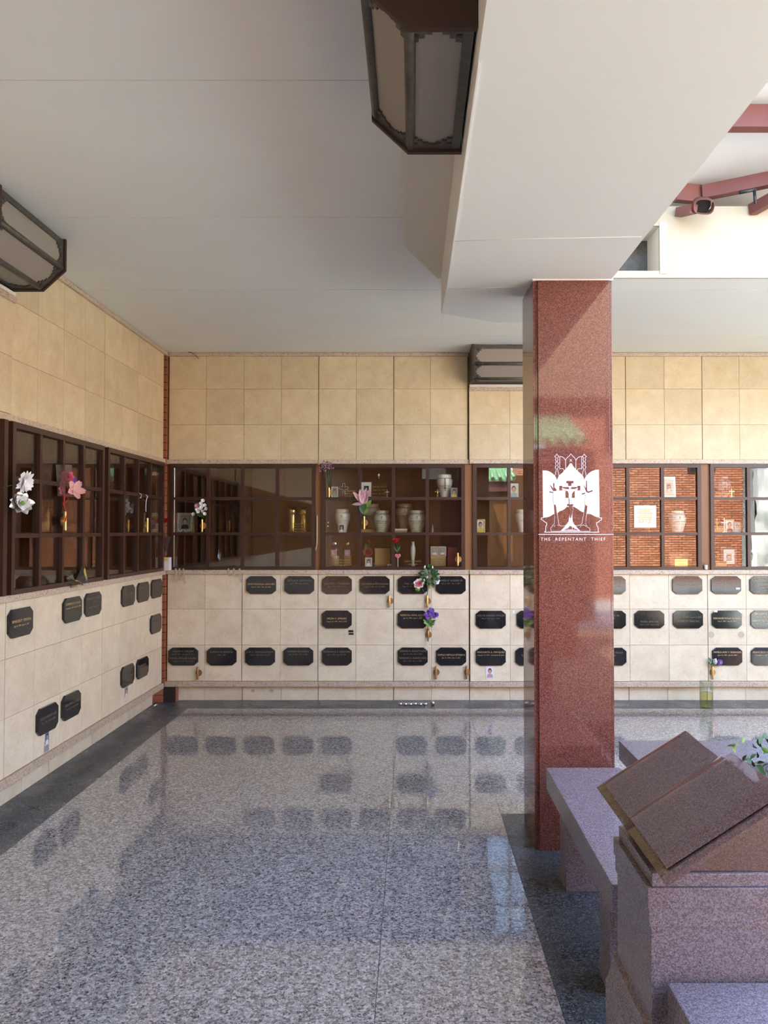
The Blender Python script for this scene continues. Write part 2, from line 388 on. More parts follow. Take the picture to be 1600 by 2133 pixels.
for x0, x1 in [(-2.36, -1.0), (-1.0, .8), (.8, 2.9), (2.9, 5.0)]: slab('border_slab', x0, x1, 6.72, 7.12, 'floor_d', 0)
slab('border_slab', XD, 1.24, -4.9, 1.2, 'floor_d', 0); slab('border_slab', XD, 1.24, 1.2, 4.24, 'floor_d', .0003)
slab('border_slab', 1.24, 5.0, 3.78, 4.24, 'floor_d', 0)
MB().box(-2.5, 5, -4.9, 7.2, -.12, -.031).build('screed', 'joint', floor)

ZR_LO = [.178, .500, .824, 1.136]; ZR_UP = [2.170, 2.487, 2.812, 3.108]
wb = struct('wall_back', 'beige limestone tiled back wall with granite ledges', 'wall', (0, YB, 0))
wl = struct('wall_left', 'beige limestone tiled left wall with granite ledges', 'wall', (XL, 0, 0)); wl.rotation_euler = (0, 0, PI/2)
_tile = {}
def tile(parent, x0, x1, z0, z1, mat, y=0.0, gl=.0011, gr=.0011, name='tile'):
    w, h = x1-x0-gl-gr, z1-z0-.0020
    key = (round(w, 3), round(h, 3), mat)
    if key not in _tile:
        o = MB().box(-w/2, w/2, 0, .02, -h/2, h/2).build(name, mat, parent, bevel=.0007); _tile[key] = o.data
    else: o = piece(name, _tile[key], parent, (0, 0, 0))
    o.location = ((x0+gl+x1-gr)/2, y, (z0+z1)/2)
    return o
def tile_row(parent, xs, zs, mat, y=0.0, wide=()):
    for a in range(len(xs)-1):
        gl = .003 if a in wide else .0011; gr = .003 if a+1 in wide else .0011
        for c in range(len(zs)-1): tile(parent, xs[a], xs[a+1], zs[c], zs[c+1], mat, y, gl, gr)
def ledge(parent, x0, x1, z0, z1, y0, y1=.03, name='granite_ledge'):
    return MB().box(-(x1-x0)/2+.001, (x1-x0)/2-.001, y0, y1, z0, z1).build(name, 'ledge', parent, ((x0+x1)/2, 0, 0), bevel=.003)

# ---- back wall
def bxs(*p): return [bx(v) for v in p]
U1 = bxs(350.5, 428, 507, 585, 663, 742, 820, 897, 975); U2 = bxs(977, 1062, 1143, 1225); U3 = bxs(1225, 1305, 1386, 1465, 1543, 1621, 1700, 1778, 1856)
tile_row(wb, U1, ZR_UP, 'lime_up', 0, (4, 6, 8))
tile_row(wb, U2, ZR_UP[:-1], 'lime_up', -.025, (0, 3))
tile_row(wb, U3, ZR_UP, 'lime_up', 0, (1, 3, 5, 7))
L1 = bxs(350, 428, 505, 585, 663, 742, 820, 899, 977); L2 = bxs(978.5, 1062, 1143, 1225, 1310.5); L3 = bxs(1310.5, 1392, 1473, 1553, 1633, 1713, 1793, 1873)
tile_row(wb, L1, ZR_LO, 'lime_lo', 0, (2, 4, 6, 8))
tile_row(wb, L2, ZR_LO, 'lime_lo', -.012, (0, 4))
tile_row(wb, L3, ZR_LO, 'lime_lo', 0, (0, 2, 4, 6))
PB = bxs(352, 426, 505, 586, 663, 742, 820, 899, 978, 1062, 1143, 1225, 1310, 1391, 1473, 1553, 1633, 1713, 1793)
tile_row(wb, PB, [0, .131], 'lime_lo', .03, (2, 4, 6, 8, 12, 14, 16))
cuts = bxs(343, 663.5, 977.5, 1474, 1790)
for a in range(4):
    dy = -.012 if a == 2 else 0
    ledge(wb, cuts[a], cuts[a+1], 1.137, 1.175, -.022+dy, .36)
    ledge(wb, cuts[a], cuts[a+1], .131, .176, -.022+dy, .04)
    ledge(wb, cuts[a], cuts[a+1], 2.132, 2.170, -.012 + (-.022 if a == 2 else 0), .32)
ledge(wb, bx(340), bx(976), 3.108, 3.138, -.014); ledge(wb, bx(1226), bx(1860), 3.108, 3.138, -.014)
ledge(wb, bx(977), bx(1225), 2.787, 2.822, -.045); MB().box(bx(978.5), bx(1224), -.040, .01, 2.8225, 2.845).build('cap', 'plaster', wb)
xa, xb = bx(340), bx(1880)
MB().box(xa, xb, .021, .06, 2.17, 3.16).box(xa, xb, .021, .06, .13, 1.136).box(xa, xb, .051, .09, -.03, .131).box(xa, xb, .37, .44, 1.1, 2.2).box(xa, xb, .05, .40, 2.172, 2.2).box(xa, xb, .05, .40, 1.08, 1.135).build('core', 'joint', wb)
# ---- left wall
LY = [3.30, 3.62, 3.945, 4.271, 4.603, 4.944, 5.269, 5.603, 5.944, 6.285, 6.617, 6.935]
tile_row(wl, LY[3:], ZR_UP, 'lime_up', 0, (0, 4, 8)); tile_row(wl, LY[:4], ZR_UP[:-1], 'lime_up', -.02, (0, 3))
tile_row(wl, LY, ZR_LO, 'lime_lo', 0, (3, 7))
tile_row(wl, [y-.02 for y in LY[:-1]] + [6.87], [0, .131], 'lime_lo', .058, (3, 5, 7))
ledge(wl, 3.3, 6.965, 1.137, 1.175, -.022, .3); ledge(wl, 3.3, 6.93, .131, .176, -.022, .07)
ledge(wl, 3.3, 6.965, 2.132, 2.170, -.014, .3); ledge(wl, 4.28, 6.99, 3.108, 3.138, -.016)
ledge(wl, 2.7, 4.285, 2.787, 2.822, -.040); MB().box(2.7, 4.28, -.03, .01, 2.8225, 2.845).build('cap', 'plaster', wl)
MB().box(-3.9, 7.1, .021, .06, 2.17, 3.2).box(-3.9, 7.1, .021, .06, .13, 1.136).box(-3.9, 7.1, .079, .12, -.03, .131).box(-3.9, 7.1, .37, .44, 1.1, 2.2).box(-3.9, 7.1, .05, .4, 2.172, 2.2).box(-3.9, 7.1, .05, .4, 1.08, 1.135).build('core', 'joint', wl)
MB().box(-3.9, 3.3, 0, .02, .13, 1.16).box(-3.9, 3.3, 0, .02, 2.14, 3.15).box(-3.9, 3.3, .058, .07, 0, .13).build('facing', 'lime_lo', wl)
MB().box(-3.9, 3.3, .0, .03, 1.16, 2.14).build('shutter', 'woodp', wl)
# ---- corner brick pier
pier = struct('trim_1', 'narrow red brick pier in the corner between the two tiled walls', 'pier', (-2.275, 6.985, 0))
bk = MB().box(-.055, .055, 0, .06, 0, .0615).build('brick', 'brick_c', pier, bevel=.002); bk.location = (0, 0, .142)
for i in range(1, 44):
    piece('brick', bk.data, pier, (random.uniform(-.001, .001), random.uniform(-.002, .002), .142 + i*.0682))
bb = MB().box(-.075, .075, 0, .05, 0, .0605).build('brick', 'brick_c', pier, bevel=.002); bb.location = (-.02, -.035, .002)
piece('brick', bb.data, pier, (-.02, -.035, .068)); piece('brick', bk.data, pier, (.115, -.02, .002)); piece('brick', bk.data, pier, (.115, -.02, .068))
MB().box(-.05, .05, .004, .06, .14, 3.12).box(-.09, .16, -.028, .03, 0, .13).build('mortar', 'mortar', pier)

# ---- ceiling
ceil = struct('ceiling', 'white plaster ceiling of broad boards with thin joints', 'ceiling')
ys = [-3.9, -3.35, -2.13, -.91, .31, 1.53, 2.747, 3.966, 5.168, 6.385, 7.13]
E_ = 4.941
def cpanel(x0, x1, y0, y1): return MB().box(-(x1-x0)/2, (x1-x0)/2, -(y1-y0)/2+.003, (y1-y0)/2-.003, 0, .004).build('board', 'plaster', ceil, ((x0+x1)/2, (y0+y1)/2, ZC))
for a in range(7): cpanel(-2.33, -.02, ys[a], ys[a+1])
cpanel(-2.33, .97, ys[7], ys[8]); cpanel(.97, 5.0, E_, ys[8])
for a in (8, 9): cpanel(-2.33, .97, ys[a], ys[a+1]); cpanel(.97, 5.0, ys[a], ys[a+1])
MB().box(-2.4, .2, -3.9, 4.9, ZC+.0045, ZC+.2).box(-2.4, .9, 4.9, 7.2, ZC+.0045, ZC+.2).box(.9, 5.0, 5.25, 7.2, ZC+.0045, ZC+.2).box(.9, 5.0, 4.942, 5.25, ZC+.0045, ZC+.03).build('core', 'joint', ceil)
beam = struct('beam', 'broad white plastered beam crossing above the red granite pillar', 'beam')
E = 4.94
foot = [(.17, -3.9), (.17, 2.0), (.17, 3.22), (.17, 3.87), (.17, 4.62), (.53, E), (.965, E), (.965, 3.87), (.965, 3.22), (.965, 2.0), (.965, -3.9)]
zb = lambda y: 2.75 if y <= 3.87 else 2.75 + (y-3.87)*.102
vs = [(x, y, zb(y)) for x, y in foot] + [(x, y, 3.9) for x, y in foot]; n = len(foot)
mb = MB(); mb.add(vs, [(i, (i+1) % n, (i+1) % n + n, i+n) for i in range(n)] + [(0, 10, 9, 1), (1, 9, 8, 2), (2, 8, 7, 3), (3, 7, 6, 5, 4)] + [tuple(range(n, 2*n))])
mb.build('soffit', 'plaster_b', beam)
# fine ridges of plaster along the joints under the beam
for y, z in ((3.22, 2.749), (3.87, 2.7495)):
    MB().tube([(.171, y+.03, z), (.45, y+.005, z), (.95, y-.02, z)], .0013, 4).build('joint_ridge', 'plaster_b', beam)
MB().box(.1705, .176, 2.0, 4.6, 2.746, 2.752).build('edge_bead', 'plaster_b', beam)
box_ = MB(); fo = [(-.045, -3.9), (-.045, 4.13), (.15, 4.66), (.17, 4.66), (.17, -3.9)]
box_.prism(fo, lambda p, t: (p[0], p[1], t), 3.05, 3.16).build('drop_box', 'plaster_t', beam)
# ---- raised bay over the garden: fascia with a hole, deck and red steel
fas = struct('wall_right', 'stained cream plaster upstand with a square recess above the ceiling edge', 'wall')
mb = MB(); hx0, hx1, hz0, hz1 = 1.18, 1.575, 3.185, 3.475
mb.box(.966, hx0, E-.02, E, ZC-.001, 3.60).box(hx1, 5, E-.02, E, ZC-.001, 3.60).box(hx0, hx1, E-.02, E, ZC-.001, hz0).box(hx0, hx1, E-.02, E, hz1, 3.60).box(.966, 5, E, E+.25, 3.50, 3.60).build('upstand', 'plaster_c', fas)
MB().box(hx0-.02, hx0, E, E+.26, hz0-.01, hz1+.02).box(hx1, hx1+.02, E, E+.26, hz0-.01, hz1+.02).box(hx0, hx1, E, E+.26, hz0-.012, hz0).box(hx0, hx1, E, E+.26, hz1, hz1+.015).build('recess_lining', 'plaster_t', fas)
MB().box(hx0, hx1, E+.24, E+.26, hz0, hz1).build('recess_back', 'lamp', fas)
MB().box(hx1, hx1+.045, E-.026, E-.0195, hz0-.02, hz1+.02).build('patch', 'plaster_t', fas)
mb = MB().tube([(1.235, E-.01, 3.17), (1.245, E-.03, 3.20), (1.25, E-.015, 3.22), (1.268, E-.03, 3.19), (1.285, E-.02, 3.165)], .003, 5).tube([(1.25, E-.02, 3.20), (1.26, E-.05, 3.17), (1.262, E-.05, 3.145)], .002, 5)
tag(mb.build('wire', 'lamp', None), 'loose bent wire hanging at the recess above the pillar', 'wire')

deck = struct('roof', 'white raised roof deck over the garden carried on red steel', 'roof')
zd = lambda x, y: 3.70 + .42*(E+.25-y) - .03*(x-1)
dv = [(.965, E+.25), (5, E+.25), (5, 3.2), (.965, 3.2)]
MB().add([(x, y, zd(x, y)) for x, y in dv] + [(x, y, zd(x, y)+.06) for x, y in dv], [(0, 3, 2, 1), (4, 5, 6, 7), (0, 1, 5, 4), (1, 2, 6, 5), (2, 3, 7, 6), (3, 0, 4, 7)]).build('deck', 'deck', deck)
MB().box(.9, 5, E+.2, E+.3, 3.60, 3.80).box(.90, .966, 3.2, E+.2, 3.88, 4.6).build('upstand', 'deck', deck)
def steel(name, a, b, w, h, label, group='red steel members under the roof deck'):
    a = Vector(a); b = Vector(b); d = (b-a).normalized(); s = d.cross(Vector((0, 0, 1))).normalized(); u = s.cross(d)
    vs = [p + s*w*i + u*h*j for p in (a, b) for i, j in ((-.5, -1), (.5, -1), (.5, 0), (-.5, 0))]
    o = MB().add([v-a for v in vs], [(3, 2, 1, 0), (4, 5, 6, 7), (0, 1, 5, 4), (1, 2, 6, 5), (2, 3, 7, 6), (3, 0, 4, 7)]).build(name, 'steel', None, a)
    return tag(o, label, 'beam', group)
steel('steel_purlin', (.97, 3.90, zd(.97, 3.90)-.002), (3.4, 3.75, zd(3.4, 3.75)-.04), .07, .15, 'red steel purlin highest under the white deck, cut off by the picture edge')
steel('steel_purlin', (.97, 4.48, zd(.97, 4.48)-.002), (3.4, 4.28, zd(3.4, 4.28)-.12), .07, .13, 'red steel purlin below the highest one under the white deck')
hip0 = onY(1462, 389, 4.93); hip1 = onY(1700, 340, 4.70)
steel('steel_purlin', onY(1405, 383, 4.9), onY(1466, 389, 4.95), .05, .11, 'short red steel stub running out from behind the white beam')
steel('steel_hip', hip0, hip1, .06, .085, 'long red steel hip member sloping up to the right')
steel('steel_stub', onY(1415, 433, 4.90), onY(1447, 425, 4.75), .05, .055, 'small red steel bracket left of the red tube end')
steel('steel_stub', onY(1563, 428, 4.93), onY(1640, 385, 4.72), .05, .07, 'red steel stub hanging below the hip member at the edge')
pc = onY(1467, 431, 4.72)
v = MB(); ring = [(math.copysign(abs(math.cos(t))**.7, math.cos(t))*.062, math.copysign(abs(math.sin(t))**.7, math.sin(t))*.045) for t in [2*PI*k/16 for k in range(16)]]
vs = [(x*f, y, z*f) for y in (0, .10) for f in (1, .9) for x, z in ring]; fs = []
for k in range(16):
    q = (k+1) % 16; fs += [(k, q, 32+q, 32+k), (16+k, 48+k, 48+q, 16+q), (k, 16+k, 16+q, q), (32+k, 32+q, 48+q, 48+k)]
o = v.add(vs, fs, True).build('steel_tube', 'steel', None, pc); o.rotation_euler = (.55, .15, -.15); tag(o, 'open red steel tube end with a bolt under the hip member', 'tube')
MB().ball((.045, .03, .03), .008).build('bolt', 'silver', o); MB().disc_y(0, .06, 0, .046, .03, 12).build('dark_hollow', 'black', o)  # black disc closes the tube; its colour stands for the shade inside
o = MB().tube([(0, 0, 0), (.10, 0, .02)], .012, 6).tube([(.09, 0, .015), (.095, 0, -.075)], .009, 6).build('bracket', 'black', None, onY(1541, 401, 4.74)); tag(o, 'dark rusty hook bracket between hip member and stub', 'bracket')

# ---- the red granite pillar
pil = struct('column', 'polished red granite pillar with etched white crucifixion emblem', 'pillar', (.585, 3.75, 0))
PW, PD = .383, .37
MB().box(.012, PW-.012, .012, PD, 0, 2.765).build('core', 'red', pil)
for z0, z1 in ((0, 1.5095), (1.5125, 2.752)):
    MB().box(.022, PW-.014, 0, .0125, z0, z1).build('front_slab', 'red', pil, bevel=.0015)
    MB().box(0, .0125, .014, PD, z0, z1 if z1 < 2 else 2.76).build('side_slab', 'red', pil, bevel=.0015)
    MB().box(PW-.0125, PW, .006, PD, z0, z1 if z1 < 2 else 2.752).build('side_slab', 'red', pil, bevel=.0015)
MB().box(.021, PW, -.0004, .01, 1.5095, 1.5125).build('joint_line', 'etch', pil)
MB().box(-.004, PW+.004, -.004, .02, 2.744, 2.756).build('plaster_lip', 'plaster_b', pil)
def E2(x, y, off):   # emblem drawing units -> pillar-local metres
    p = onY(1120 + x/10.667, 940 + y/10.667, 3.75); return (p.x - .585, -off, p.z)
def ecut(name, pts, mat, off, t=.0006):
    mb = MB(); n = len(pts); a = [E2(x, y, off+t) for x, y in pts]; b = [E2(x, y, off-.0002) for x, y in pts]
    mb.add(a + b, [tuple(range(n)), tuple(reversed(range(n, 2*n)))] + [(i, i+n, (i+1) % n + n, (i+1) % n) for i in range(n)])
    me = mb.mesh(name, M[mat]); bm = bmesh.new(); bm.from_mesh(me); bmesh.ops.triangulate(bm, faces=[f for f in bm.faces if len(f.verts) > 4]); bmesh.ops.recalc_face_normals(bm, faces=bm.faces); bm.to_mesh(me); bm.free()
    return piece(name, me, pil, (0, 0, 0))
def eline(name, lines, mat, off, w=9, t=.0005):
    mb = MB()
    for pts in lines:
        for i in range(len(pts)-1):
            (x0, y0), (x1, y1) = pts[i], pts[i+1]; l = math.hypot(x1-x0, y1-y0) or 1; nx, ny = -(y1-y0)/l*w/2, (x1-x0)/l*w/2; ex, ey = (x1-x0)/l*w*.3, (y1-y0)/l*w*.3
            q = [(x0+nx-ex, y0+ny-ey), (x1+nx+ex, y1+ny+ey), (x1-nx+ex, y1-ny+ey), (x0-nx-ex, y0-ny-ey)]
            mb.add([E2(x, y, off+t) for x, y in q] + [E2(x, y, off) for x, y in q], [(0, 1, 2, 3), (0, 4, 5, 1), (1, 5, 6, 2), (2, 6, 7, 3), (3, 7, 4, 0)])
    return mb.build(name, mat, pil)
ecut('etched_panel', [(110, 425), (200, 430), (270, 452), (330, 492), (385, 545), (410, 590), (431, 640), (450, 590), (475, 540), (560, 468), (640, 380), (695, 310), (722, 268), (758, 268), (790, 330), (850, 405), (940, 482), (1000, 540), (1025, 590), (1040, 640), (1052, 590), (1082, 548), (1130, 495), (1200, 445), (1290, 412), (1362, 407), (1378, 1475), (1280, 1450), (1200, 1405), (1150, 1390), (1110, 1392), (1060, 1358), (1000, 1352), (940, 1320), (860, 1262), (800, 1230), (650, 1235), (600, 1285), (540, 1318), (490, 1330), (430, 1385), (345, 1402), (270, 1450), (200, 1470), (120, 1475)], 'etch', .0002)
# outlines: base, side trees, open triptych with finials
def mir(pts, c=736): return [(2*c-x, y) for x, y in pts]
arch = [[(622, 430), (622, 190), (660, 140), (705, 100), (740, 55), (775, 100), (815, 140), (850, 190), (850, 430)]]
wing = [(620, 200), (590, 155), (545, 122), (492, 120), (492, 395), (530, 382), (570, 390), (590, 420), (578, 450)]
fin = [(385, 540), (410, 440), (412, 390), (385, 350), (412, 320), (395, 265), (415, 235), (398, 180), (412, 150), (378, 112), (410, 90), (425, 60), (445, 90), (475, 112), (440, 150), (452, 180), (438, 235), (462, 265), (440, 320), (462, 350), (440, 390), (452, 440), (475, 540)]
eline('etched_line', arch + [wing, mir(wing), fin, mir(fin, 732)], 'etch', .0001, 11)
base = [(1378, 1480), (1425, 1480), (1420, 1525), (1385, 1535), (1360, 1570), (1308, 1590), (1318, 1650), (1345, 1700), (1345, 1770), (1360, 1798), (155, 1798), (178, 1770), (182, 1670), (205, 1640), (198, 1590), (150, 1565), (110, 1525), (80, 1520), (80, 1480), (125, 1480)]
eline('etched_line', [base], 'etch', .0001, 16)
eline('etched_line', [[(365, 1290), (378, 1400), (372, 1610), (320, 1670), (295, 1700), (300, 1775), (1165, 1775), (1160, 1710), (1110, 1690), (1070, 1620), (1070, 1540), (1090, 1390), (1095, 1290)], [(430, 1340), (450, 1480), (470, 1620), (500, 1655), (600, 1660), (650, 1620), (690, 1560), (712, 1400), (690, 1230)], [(780, 1240), (785, 1290), (765, 1400), (775, 1560), (810, 1630), (860, 1660), (940, 1640), (985, 1610), (1005, 1500), (1030, 1350)], [(370, 1665), (395, 1635), (440, 1640), (470, 1650)], [(945, 1665), (1020, 1635), (1075, 1665)]], 'etch', .0001, 8)
ecut('etched_trunk', [(712, 1400), (718, 1480), (742, 1480), (765, 1400), (775, 1560), (810, 1630), (870, 1690), (950, 1770), (510, 1770), (590, 1690), (650, 1620), (690, 1560)], 'etch', .0002)
rootl = [[(740+math.cos(a)*45, 1700+math.sin(a)*30), (740+math.cos(a)*150, 1700+abs(math.sin(a))*20+50)] for a in [k*.3 for k in range(-1, 12)]]
eline('etched_root', rootl, 'red', .0009, 7)
ecut('etched_hole', [(730+38*math.cos(2*PI*k/12), 1700+38*math.sin(2*PI*k/12)) for k in range(12)], 'red', .0010)
R = []
R.append([(482, 768), (545, 768), (545, 795), (885, 795), (885, 768), (948, 768), (948, 870), (885, 870), (885, 838), (545, 838), (545, 870), (482, 870)])
R.append([(640, 660), (795, 660), (795, 710), (750, 710), (750, 770), (680, 770), (680, 710), (640, 710)])
R.append([(620, 885), (825, 885), (825, 1035), (620, 1035)])
R.append([(655, 1175), (790, 1175), (790, 1215), (655, 1215)])
R.append([(690, 1030), (745, 1030), (745, 1180), (690, 1180)])
R.append([(695, 1215), (765, 1215), (785, 1300), (762, 1400), (742, 1480), (720, 1480), (712, 1400), (690, 1300)])
R.append([(345, 712), (375, 706), (370, 800), (420, 850), (415, 880), (350, 885), (280, 770), (276, 745), (350, 830)])
R.append([(260, 890), (345, 905), (345, 925), (262, 915)])
R.append([(365, 1190), (400, 1180), (415, 1280), (440, 1480), (462, 1640), (385, 1640), (378, 1400)])
R.append([(1078, 655), (1095, 655), (1098, 860), (1120, 895), (1220, 862), (1225, 890), (1125, 925), (1080, 905), (1020, 735), (1075, 830)])
R.append([(985, 935), (1050, 918), (1050, 942), (985, 968)])
R.append([(1055, 1190), (1105, 1215), (1085, 1380), (1070, 1500), (1068, 1625), (1000, 1620), (1020, 1480), (1035, 1330)])
for p in R: ecut('etched_figure', p, 'red', .0010)
figs = [[(700, 775), (735, 770), (748, 800), (735, 835), (700, 835), (688, 800)], [(540, 812), (690, 862), (770, 862), (885, 812), (900, 826), (790, 900), (762, 945), (755, 1040), (740, 1060), (738, 1180), (705, 1180), (702, 1060), (685, 1010), (690, 945), (665, 890), (535, 828)],
        [(350, 920), (415, 900), (420, 960), (405, 1040), (412, 1100), (395, 1180), (362, 1185), (350, 1090), (335, 1060), (345, 990)], [(1055, 925), (1115, 925), (1120, 1000), (1110, 1060), (1130, 1110), (1090, 1205), (1055, 1185), (1045, 1080), (1065, 1010)]]
for p in figs: ecut('etched_body', p, 'etch', .0018)
text('etched_letter', 'X', .020, 'etch', pil, E2(738, 205, .0002), spacing=1)
tp = onY(1193, 1123.5, 3.75); text('lettering', 'THE  REPENTANT  THIEF', .0215, 'etch', pil, (tp.x-.585+.002, -.0004, tp.z), maxw=.358, spacing=1.35)

# ---- the courtyard side: what the glass and the polished stone mirror
rg = struct('beam', 'dark beam and roof of the gallery behind the viewer', 'beam')
MB().box(.966, 7.4, -3.9, -3.1, 3.35, 5.1).box(-2.4, 7.4, -5.0, -3.9, 3.35, 3.5).build('soffit', 'joint', rg)
we = struct('wall_light_stop', 'added beige wall out of view far right, closing off courtyard light', 'wall'); MB().box(5.0, 5.1, 4.9, 7.2, 0, 3.2).build('facing', 'lime_up', we)  # unseen wall added to cut courtyard light off the right ceiling
yard = struct('ground', 'pale courtyard paving beyond the gallery', 'ground')
MB().box(-14, 22, -16, -4.9, -.25, -.12).box(5.0, 22, -4.9, 9, -.25, -.12).box(-14, -2.5, -4.9, 9, -.25, -.12).box(1.24, 5.0, -4.9, 3.78, -.2, -.08).build('paving', 'pave', yard)
bb_ = thing('brick_building', 'red brick building across the courtyard, mirrored in the glass panes', 'building', (0, -11, 0))
MB().box(3.4, 10.9, -1.5, 0, -.2, 5.0).build('wall', 'brick1', bb_)
MB().box(3.3, 10.85, -1.5, .12, 5.0, 5.3).build('band', 'conc', bb_)
for i in range(2):
    x = 4.6 + i*4.2
    w = MB().box(x, x+1.0, -.02, .04, 3.4, 4.6).build('window', 'frame', bb_); MB().box(x+.08, x+.92, .03, .05, 3.48, 4.52).build('pane', 'black', w)
bs = thing('brick_building', 'red brick wing along the right side of the courtyard', 'building', (11.0, 0, 0))
MB().box(0, 1.5, -10.8, 8, -.2, 3.6).build('wall', 'brick2', bs); MB().box(-.12, 1.5, -10.8, 8, 3.6, 3.9).build('band', 'conc', bs)
pv = thing('shrine', 'small shrine with a green glazed tile roof in the garden behind the viewer', 'shrine', (.99, -2.2, 0))
MB().add([(0, .30, 2.60), (1.12, .30, 2.60), (1.0, -.3, 2.98), (.1, -.3, 2.98), (0, .30, 2.56), (1.12, .30, 2.56), (1.0, -.3, 2.93), (.1, -.3, 2.93)], [(0, 1, 2, 3), (7, 6, 5, 4), (0, 4, 5, 1), (1, 5, 6, 2), (2, 6, 7, 3), (3, 7, 4, 0)]).build('roof', 'roof', pv)
for i in range(8):
    x = .03 + i*.152; xt = .1 + (x/1.12)*.9
    MB().tube([(x, .33, 2.61), ((x+xt)/2, 0, 2.80), (xt, -.3, 3.00)], [.040, .036, .03], 8).build('ridge_tile', 'roof', pv)
MB().box(.05, 1.07, .12, .24, 2.35, 2.545).build('beam', 'steel', pv); MB().box(.08, 1.04, -.25, .10, .0, 2.5).build('body', 'woodp', pv)
sc = thing('carved_screen', 'pale carved stone screen standing in the courtyard', 'screen', (7.8, -3.9, -.12))
mb = MB(); nx, nz = 44, 30; vs = []
for j in range(nz+1):
    for i in range(nx+1):
        x, z = i*2.9/nx, j*3.6/nz; d = noise.turbulence(Vector((x*1.6, z*1.6, 3)), 4, True)*.28
        vs.append((x, d, z))
k = len(vs); vs += [(x, -.3, z) for x, y, z in vs]
fs = [(j*(nx+1)+i+1, j*(nx+1)+i, (j+1)*(nx+1)+i, (j+1)*(nx+1)+i+1) for j in range(nz) for i in range(nx)]
fs += [(k, k+nx, k+nz*(nx+1)+nx, k+nz*(nx+1)), (nz*(nx+1), nz*(nx+1)+nx, k+nz*(nx+1)+nx, k+nz*(nx+1)), (0, k, k+nz*(nx+1), nz*(nx+1)), (nx, nz*(nx+1)+nx, k+nz*(nx+1)+nx, k+nx)]
mb.add(vs, fs, True).build('relief', 'stone', sc)
opp = thing('reflection_blocker', 'added dark timber front behind the viewer that keeps the glass reflections dark', 'building', (-2.6, -6.6, 0))  # added, unseen: gives the middle panes and plaques something dark to mirror
MB().box(3.5, 5.9, -.3, 0, -.12, 3.0).box(-3.4, 3.5, -.3, 0, -.12, 3.3).build('front', 'woodi', opp); MB().box(-3.4, 3.6, -.3, 1.5, 3.3, 3.5).build('shade_slab', 'conc', opp)  # overhang added to shade this front and the paving before it
for yy in (-3.9, -.3):
    c2 = struct('column', 'further red granite pillar of the same row, nearer than the viewer' if yy > -1 else 'last red granite pillar of the row behind the viewer', 'pillar', (.585, yy, 0)); MB().box(0, PW, 0, PD, 0, 2.76).build('shaft', 'red', c2)
# ================================================================== CABINETS WITH GLASS DOORS
ZROW = [1.829, 1.512, 1.203]
def cabinet(label, wall, p0, n, w=1.3168, proud=.0):
    loc = (p0, YB, 1.1755) if wall == 'back' else (XL, p0, 1.1755)
    c = thing('niche_cabinet', label, 'cabinet', loc, 0 if wall == 'back' else PI/2, 'glazed niche cabinets')
    h = .956; e = .034; pit = (w - .012 - e)/n - .0; y0 = -.012 - proud; y1 = .03
    MB().box(0, e, y0, y1, 0, h).box(w-e, w, y0, y1, 0, h).box(e, w-e, y0, y1, 0, .027).box(e, w-e, y0, y1, h-.034, h).build('frame', 'frame', c)
    xs = [e + (w-2*e)*i/n for i in range(n+1)]; zs = [.027, .325, .643, h-.034]
    for x in xs[1:-1]: MB().box(-.0145, .0145, y0+.004, y1-.002, .027, h-.034).build('mullion', 'frame', c, (x, 0, 0))
    for z in zs[1:-1]:
        for i in range(n):
            a = xs[i] + (.0145 if i else 0); b = xs[i+1] - (.0145 if i < n-1 else 0)
            MB().box(-(b-a)/2, (b-a)/2, y0+.006, y1-.004, -.0125, .0125).build('glazing_bar', 'frame', c, ((a+b)/2, 0, z))
    pm = None
    for i in range(n):
        for j in range(3):
            a, b = xs[i]+.0005, xs[i+1]-.0005
            if pm is None: pm = MB().box(-(b-a)/2, (b-a)/2, 0, .003, -.145, .145).mesh('pane', M['glass'])
            o = piece('pane', pm, c, ((a+b)/2, .012-proud*1.1, (zs[j]+zs[j+1])/2)); o.scale.z = (zs[j+1]-zs[j]-.004)/.29
            o.rotation_euler = (random.uniform(-.002, .002), 0, random.uniform(-.003, .003))
    for i, x in enumerate(xs): MB().box(-.008 if i else 0, .008 if i < n else 0, .031, .358, .0, h-.01).build('divider', 'woodi', c, (x, 0, 0))
    for z in (0.0, .318, .636, h-.02): MB().box(.001, w-.001, .032, .357, z, z+.018).build('shelf', 'woodi', c)
    MB().box(0, w, .358, .365, 0, h-.002).build('back_panel', 'woodi', c)
    return c
XBAY = [bx(353), bx(670), bx(985), bx(1156), bx(1480)]
cabinet('brown glazed cabinet nearly empty but for a silver photo frame and brass cylinders', 'back', XBAY[0], 4)
cabinet('brown glazed cabinet filled with pale urns, glass jars and crosses', 'back', XBAY[1], 4, 1.294)
cabinet('narrow brown glazed cabinet just left of the red pillar, mirroring a green tile roof', 'back', XBAY[2], 2, .655)
cabinet('brown glazed cabinet right of the red pillar with a square gold character sheet', 'back', XBAY[3], 4, 1.32)
cabinet('brown glazed cabinet cut off by the picture edge, with framed photographs', 'back', XBAY[4], 4)
cabinet('nearer brown glazed cabinet on the left wall behind the daisy', 'left', 4.265, 4, 1.275, .02)
cabinet('farther brown glazed cabinet on the left wall beside the corner pier', 'left', 5.605, 4, 1.275, .02)
def pilaster(wall, a, b, par):
    MB().box(-(b-a)/2, (b-a)/2, .012, .03, 0, .956).build('pilaster', 'woodp', par, ((a+b)/2, 0, 1.1755))
for a, b in ((bx(345), XBAY[0]), (XBAY[0]+1.317, XBAY[1]), (XBAY[1]+1.294, XBAY[2]), (XBAY[2]+.655, XBAY[3]), (XBAY[3]+1.32, XBAY[4]), (XBAY[4]+1.317, 4.2)): pilaster('back', a, b, wb)
